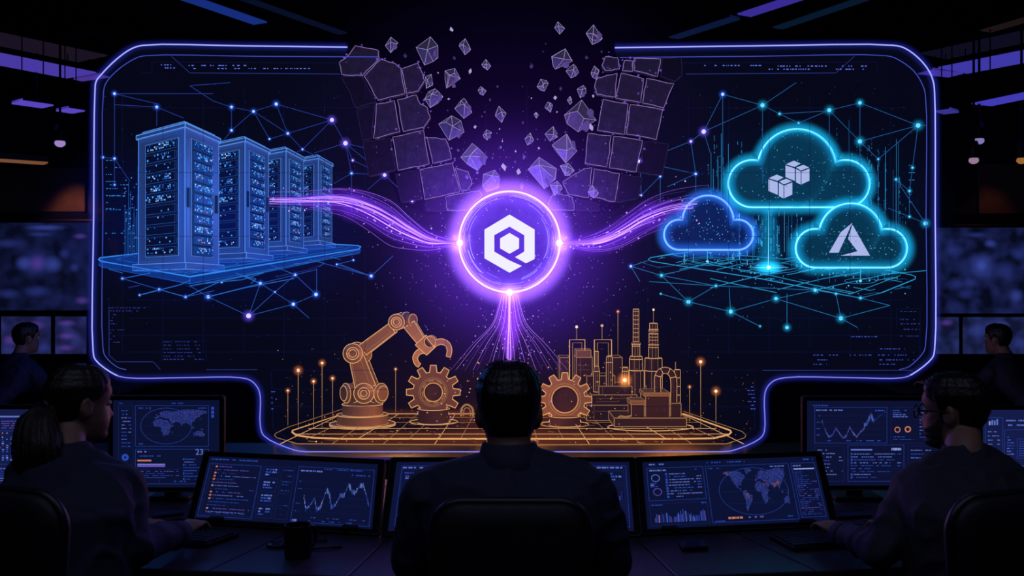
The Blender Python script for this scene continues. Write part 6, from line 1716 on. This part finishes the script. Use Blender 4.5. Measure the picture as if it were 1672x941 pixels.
    for h, g, back in ((-.018, .082, .0), (.004, .070, 0), (.030, .062, 0), (.047, .0605, 0), (.044, .0655, 0), (.018, .074, 0), (-.008, .080, 0), (-.035, .066, 0)):
        rg.append([neck + up * (h * s) + tr @ Vector((math.cos(a) * g * s, math.sin(a) * g * s * .98, -.030 * max(0, math.sin(a)) ** 2 * (1 if h > 0 else .4))) for a in [2 * math.pi * i / 36 for i in range(36)]])
    b.loft(rg, caps=False); build(b, 'collar', shirt, so, True)
    if legs:
        pb = MB()
        pb.ball(pelvis + Vector((0, 0, -.01)), .165 * s, 24, 16, sc=(1.05, .8, .62), rot=tr)
        for i in (0, 1):
            limb(pb, [hips[i], hips[i].lerp(knees[i], .5), knees[i]], [.085 * s, .078 * s, .062 * s]); limb(pb, [knees[i], knees[i].lerp(ank[i], .5), ank[i]], [.060 * s, .056 * s, .045 * s])
        build(fuse(pb, .010, 3), 'trousers', m_trs, t, True)
        for i in (0, 1):
            q = MB(); f_ = tr @ Vector((0, 1, 0))
            q.loft([[ank[i] + f_ * yy + tr @ Vector((math.cos(a) * rx, 0, 0)) + Vector((0, 0, zc - ank[i].z + max(math.sin(a), -.75) * rz)) for a in [2 * math.pi * k / 16 for k in range(16)]] for yy, rx, rz, zc in ((-.07, .02, .025, .045), (-.055, .036, .045, .045), (0, .04, .055, .05), (.08, .046, .036, .035), (.14, .042, .028, .028), (.175, .02, .015, .022))]); fix_normals(build(q, 'shoe', m_shoe, t, True))
    # ---- hair
    rr = random.Random(int(abs(hc.x) * 1000) + 3)
    b = MB(); NJ, NI = 120, 34
    def line(th):
        a = abs((th + math.pi) % (2 * math.pi) - math.pi)
        if style == 'long': return lerp_tab([(0, .082), (.45, .074), (.9, .045), (1.25, .022), (1.5, -.002), (1.9, -.03), (2.4, -.055), (3.15, -.065)], a)
        return lerp_tab([(0, .080), (.5, .074), (.85, .052), (1.15, .040), (1.32, -.012), (1.52, -.016), (1.62, .018), (1.85, .022), (2.0, -.03), (2.4, -.062), (3.15, -.072)], a)
    thick = .007 if style == 'long' else .011
    outer = []
    for i in range(NI + 1):
        row = []
        for j in range(NJ):
            th = 2 * math.pi * j / NJ; z0 = line(th) + rr.uniform(-.002, .002)
            f = i / NI; z = z0 + (.1178 - z0) * (1 - (1 - f) ** 1.5)
            top = max(0, min(1, (z - .02) / .08)); edge = min(1, f * 5)
            strand = .0022 * noise.noise(Vector((math.cos(th) * 9, math.sin(th) * 9, z * 9 + hc.x))) + .0014 * noise.noise(Vector((math.cos(th) * 26, math.sin(th) * 26, z * 12)))
            g = (.003 + thick * edge * (.62 + .55 * top)) + strand * edge
            p = head_pt(th, z, g); p.z += g * .7 * top
            row.append(p)
        outer.append(row)
    rings = [[Hm @ head_pt(2 * math.pi * j / NJ, min(outer[0][j].z + .004, .11), -.004) for j in range(NJ)]] + [[Hm @ p for p in row] for row in outer]
    b.loft(rings, caps=False)
    cap = len(b.v) - NJ; b.f.append(tuple(cap + j for j in range(NJ))); b.m.append(0)
    ho = build(b, 'hair', hairm, t, True)
    if style == 'short':    # short tufts that break the outline
        q = MB()
        for _ in range(150):
            th = rr.uniform(0, 6.28); i = rr.randrange(6, NI)
            j = int(th / 6.2832 * NJ) % NJ; p = Hm @ outer[i][j]; o_ = (p - hc).normalized(); d_ = (o_ + Vector((rr.uniform(-.6, .6), rr.uniform(-.6, .6), rr.uniform(-.2, .5)))).normalized()
            q.tube([p - d_ * .004, p + d_ * .004, p + d_ * rr.uniform(.003, .006) + Vector((rr.uniform(-.003, .003), 0, 0))], .001, 4, rads=[.0016, .0012, .0003])
        o2 = build(q, 'hair_tufts', hairm, ho, True); o2['kind'] = 'stuff'
    else:
        tie = Hm @ Vector((.012, -.108, .0))
        b = MB(); b.lathe(tie - Hm.to_3x3() @ Vector((0, -.008, 0)), Hm.to_3x3() @ Vector((0, -1, -.35)), [(.021, 0), (.024, .006), (.021, .014)], 20); build(b, 'hair_tie', m_black, ho, True)
        b = MB(); dirb = (Hm.to_3x3() @ Vector((0, -1, 0))).normalized()
        cpts = [Hm @ Vector((0, -.095, .012)), tie, tie + dirb * .022 + Vector((.008, -.01, -.03)), tie + dirb * .024 + Vector((.020, -.03, -.085)), tie + dirb * .022 + Vector((.026, -.04, -.14)), tie + dirb * .018 + Vector((.018, -.045, -.19)), tie + dirb * .014 + Vector((.004, -.045, -.225))]
        l = smoothline(cpts, 6); rd = [.028, .021, .040, .054, .052, .036, .008]; rings = []
        for i, c in enumerate(l):
            k = i / 6; a0 = min(int(k), 5); r0 = rd[a0] + (rd[a0 + 1] - rd[a0]) * (k - a0)
            rings.append([c + Vector((math.cos(a) * r0 * 1.1, math.sin(a) * r0 * .75, 0)) * (1 + .13 * noise.noise(Vector((a * 3.2, i * .10, 4))) + .07 * noise.noise(Vector((a * 9, i * .2, 1)))) for a in [2 * math.pi * q_ / 48 for q_ in range(48)]])
        b.loft(rings); build(b, 'ponytail', hairm, ho, True)
        q = MB()
        for _ in range(70):
            a = rr.uniform(0, 6.28); pts = []
            for i in range(4, len(l), 4):
                k = i / 6; a0 = min(int(k), 5); r0 = (rd[a0] + (rd[a0 + 1] - rd[a0]) * (k - a0)) * rr.uniform(1.0, 1.12); pts.append(l[i] + Vector((math.cos(a) * r0 * 1.1, math.sin(a) * r0 * .75, 0)))
            q.tube(smoothline(pts, 3), .0012, 4)
        build(q, 'loose_strands', hairm, ho, True)['kind'] = 'stuff'
    # ---- eyes, brows
    for e in (-1, 1):
        q = MB(); q.ball(Hm @ Vector((e * .031, .0735, .006)), .0105 * s, 14, 10); eo = build(q, 'eye', m_eye, t, True)
        q = MB(); q.ball(Hm @ Vector((e * .031, .0805, .006)), .0046 * s, 10, 8); build(q, 'iris', m_black, eo, True)
        q = MB(); q.tube([Hm @ (head_pt(-e * a, .024 + .004 * math.sin(a * 4)) + Vector((0, .002, 0))) for a in (.16, .3, .42, .54)], .003 * s, 6, rads=[.0028, .0034, .003, .0012]); build(q, 'eyebrow', hairm, t, True)
    if beard:
        b = MB(); rows = []
        for i in range(14):
            f = i / 13; row = []
            for j in range(61):
                th = -1.45 + 2.9 * j / 60; a = abs(th)
                zt_ = lerp_tab([(0, -.074), (.35, -.070), (.6, -.052), (1.0, -.040), (1.3, -.012), (1.45, .004)], a)
                z = -.1165 + (zt_ + .1165) * f; row.append(Hm @ head_pt(th, z, .0016 + .0008 * noise.noise(Vector((th * 40, z * 400, 0)))))
            rows.append(row)
        for r1, r2 in zip(rows, rows[1:]):
            base = b.add(r1 + r2, []); n = len(r1)
            for j in range(n - 1): b.f.append((base + j, base + j + 1, base + n + j + 1, base + n + j)); b.m.append(0)
        build(b, 'beard', m_beard, t, True)
    if glasses:
        gl = bpy.data.objects.new('glasses', None); COL.objects.link(gl); gl.parent = t; gl.location = (0, 0, 0)
        for e in (-1, 1):
            c = Vector((e * .034, .104, .002))
            loop = [c + Vector((math.copysign(abs(math.cos(a)) ** .7, math.cos(a)) * .026, -abs(e) * .10 * (math.cos(a) * e * .026 + 0) , math.copysign(abs(math.sin(a)) ** .7, math.sin(a)) * .019)) for a in [2 * math.pi * i / 28 for i in range(28)]]
            q = MB(); q.tube([Hm @ p for p in loop], .0024, 6, closed=True); build(q, 'lens_rim', m_black, gl, True)
            q = MB(); q.add([Hm @ p for p in loop], [tuple(range(28))]); build(q, 'lens', veil('spectacle_lens_%d' % e, '3a58c0', .04, (.75, .78, .9)), gl)
            q = MB(); q.tube([Hm @ Vector((e * .061, .100, .008)), Hm @ Vector((e * .076, .085, .009)), Hm @ Vector((e * .0805, .0, .010)), Hm @ Vector((e * .079, -.02, .002))], .0024, 6); build(q, 'temple', m_black, gl, True)
        q = MB(); q.tube([Hm @ Vector((-.009, .106, .006)), Hm @ Vector((0, .108, .009)), Hm @ Vector((.009, .106, .006))], .0022, 6); build(q, 'bridge', m_black, gl, True)
    return t

V = Vector
# man in the middle, from behind
person('man with short dark hair in a navy shirt, seated in the middle, seen from behind', V((-.008, 2.50, 1.154)), 0, V((-.004, 2.455, 1.045)),
       (V((-.192, 2.45, .962)), V((.186, 2.45, .962))), (V((-.243, 2.47, .800)), V((.237, 2.47, .800))), (V((-.115, 2.735, .782)), V((.110, 2.735, .782))),
       V((-.004, 2.415, .90)), V((-.003, 2.39, .565)), 0, ((.25, 1, 0), (-.25, 1, 0)), m_shirt, m_hair, 'short', 1.0, wide=1.0, hxs=.93)
# woman on the left
hw = P(131, 661, 2.69)
person('woman with a long ponytail in a dark shirt, seated at the left, typing', hw, -math.radians(46), P(112, 740, 2.615),
       (P(40, 797, 2.70), P(196, 799, 2.56)), (V((-1.32, 2.56, .78)), P(214, 899, 2.50)), (V((-1.06, 2.86, .785)), P(296, 871, 2.77)),
       P(106, 842, 2.50) + V((0, 0, .02)), V((-1.03, 2.44, .565)), -math.radians(26), ((.3, 1, -.02), (.22, 1, .06)), m_shirt, m_hair_b, 'long', .855, hpitch=-.04, neckr=.86)
# man on the right
hr = P(1556, 674, 2.69)
person('man with glasses and stubble in a charcoal shirt, seated at the right, typing', hr, math.radians(50), P(1574, 742, 2.615),
       (P(1496, 799, 2.56), P(1654, 792, 2.70)), (P(1440, 899, 2.50), V((1.34, 2.56, .78))), (P(1372, 872, 2.76), V((1.08, 2.86, .785))),
       P(1578, 842, 2.50) + V((0, 0, .02)), V((1.06, 2.44, .565)), math.radians(26), ((-.28, 1, .06), (-.3, 1, -.02)), m_shirt_g, m_hair, 'short', .83, hpitch=-.03, glasses=True, beard=True)
# two far figures
person('distant man at the far left, dark against the violet screen', P(44, 553, 7.0), -math.radians(40), V((-3.345, 6.95, .985)),
       (V((-3.50, 7.03, .885)), V((-3.21, 6.87, .885))), (V((-3.50, 7.12, .76)), V((-3.14, 6.98, .745))), (V((-3.2, 7.33, .77)), V((-2.98, 7.32, .775))),
       V((-3.38, 6.90, .83)), V((-3.55, 6.66, .56)), -math.radians(40), ((.6, 1, 0), (.6, 1, 0)), m_shirt, m_hair, 'short', .86, vox=.008)
person('distant man at the far right, dark against the blue screen', P(1628, 555, 7.0), math.radians(38), V((3.355, 6.95, .985)),
       (V((3.215, 6.87, .885)), V((3.505, 7.03, .885))), (V((3.12, 6.98, .745)), V((3.48, 7.12, .76))), (V((2.98, 7.32, .775)), V((3.2, 7.33, .77))),
       V((3.385, 6.90, .83)), V((3.53, 6.66, .56)), math.radians(40), ((-.6, 1, 0), (-.6, 1, 0)), m_shirt_g, m_hair, 'short', .86, vox=.008)
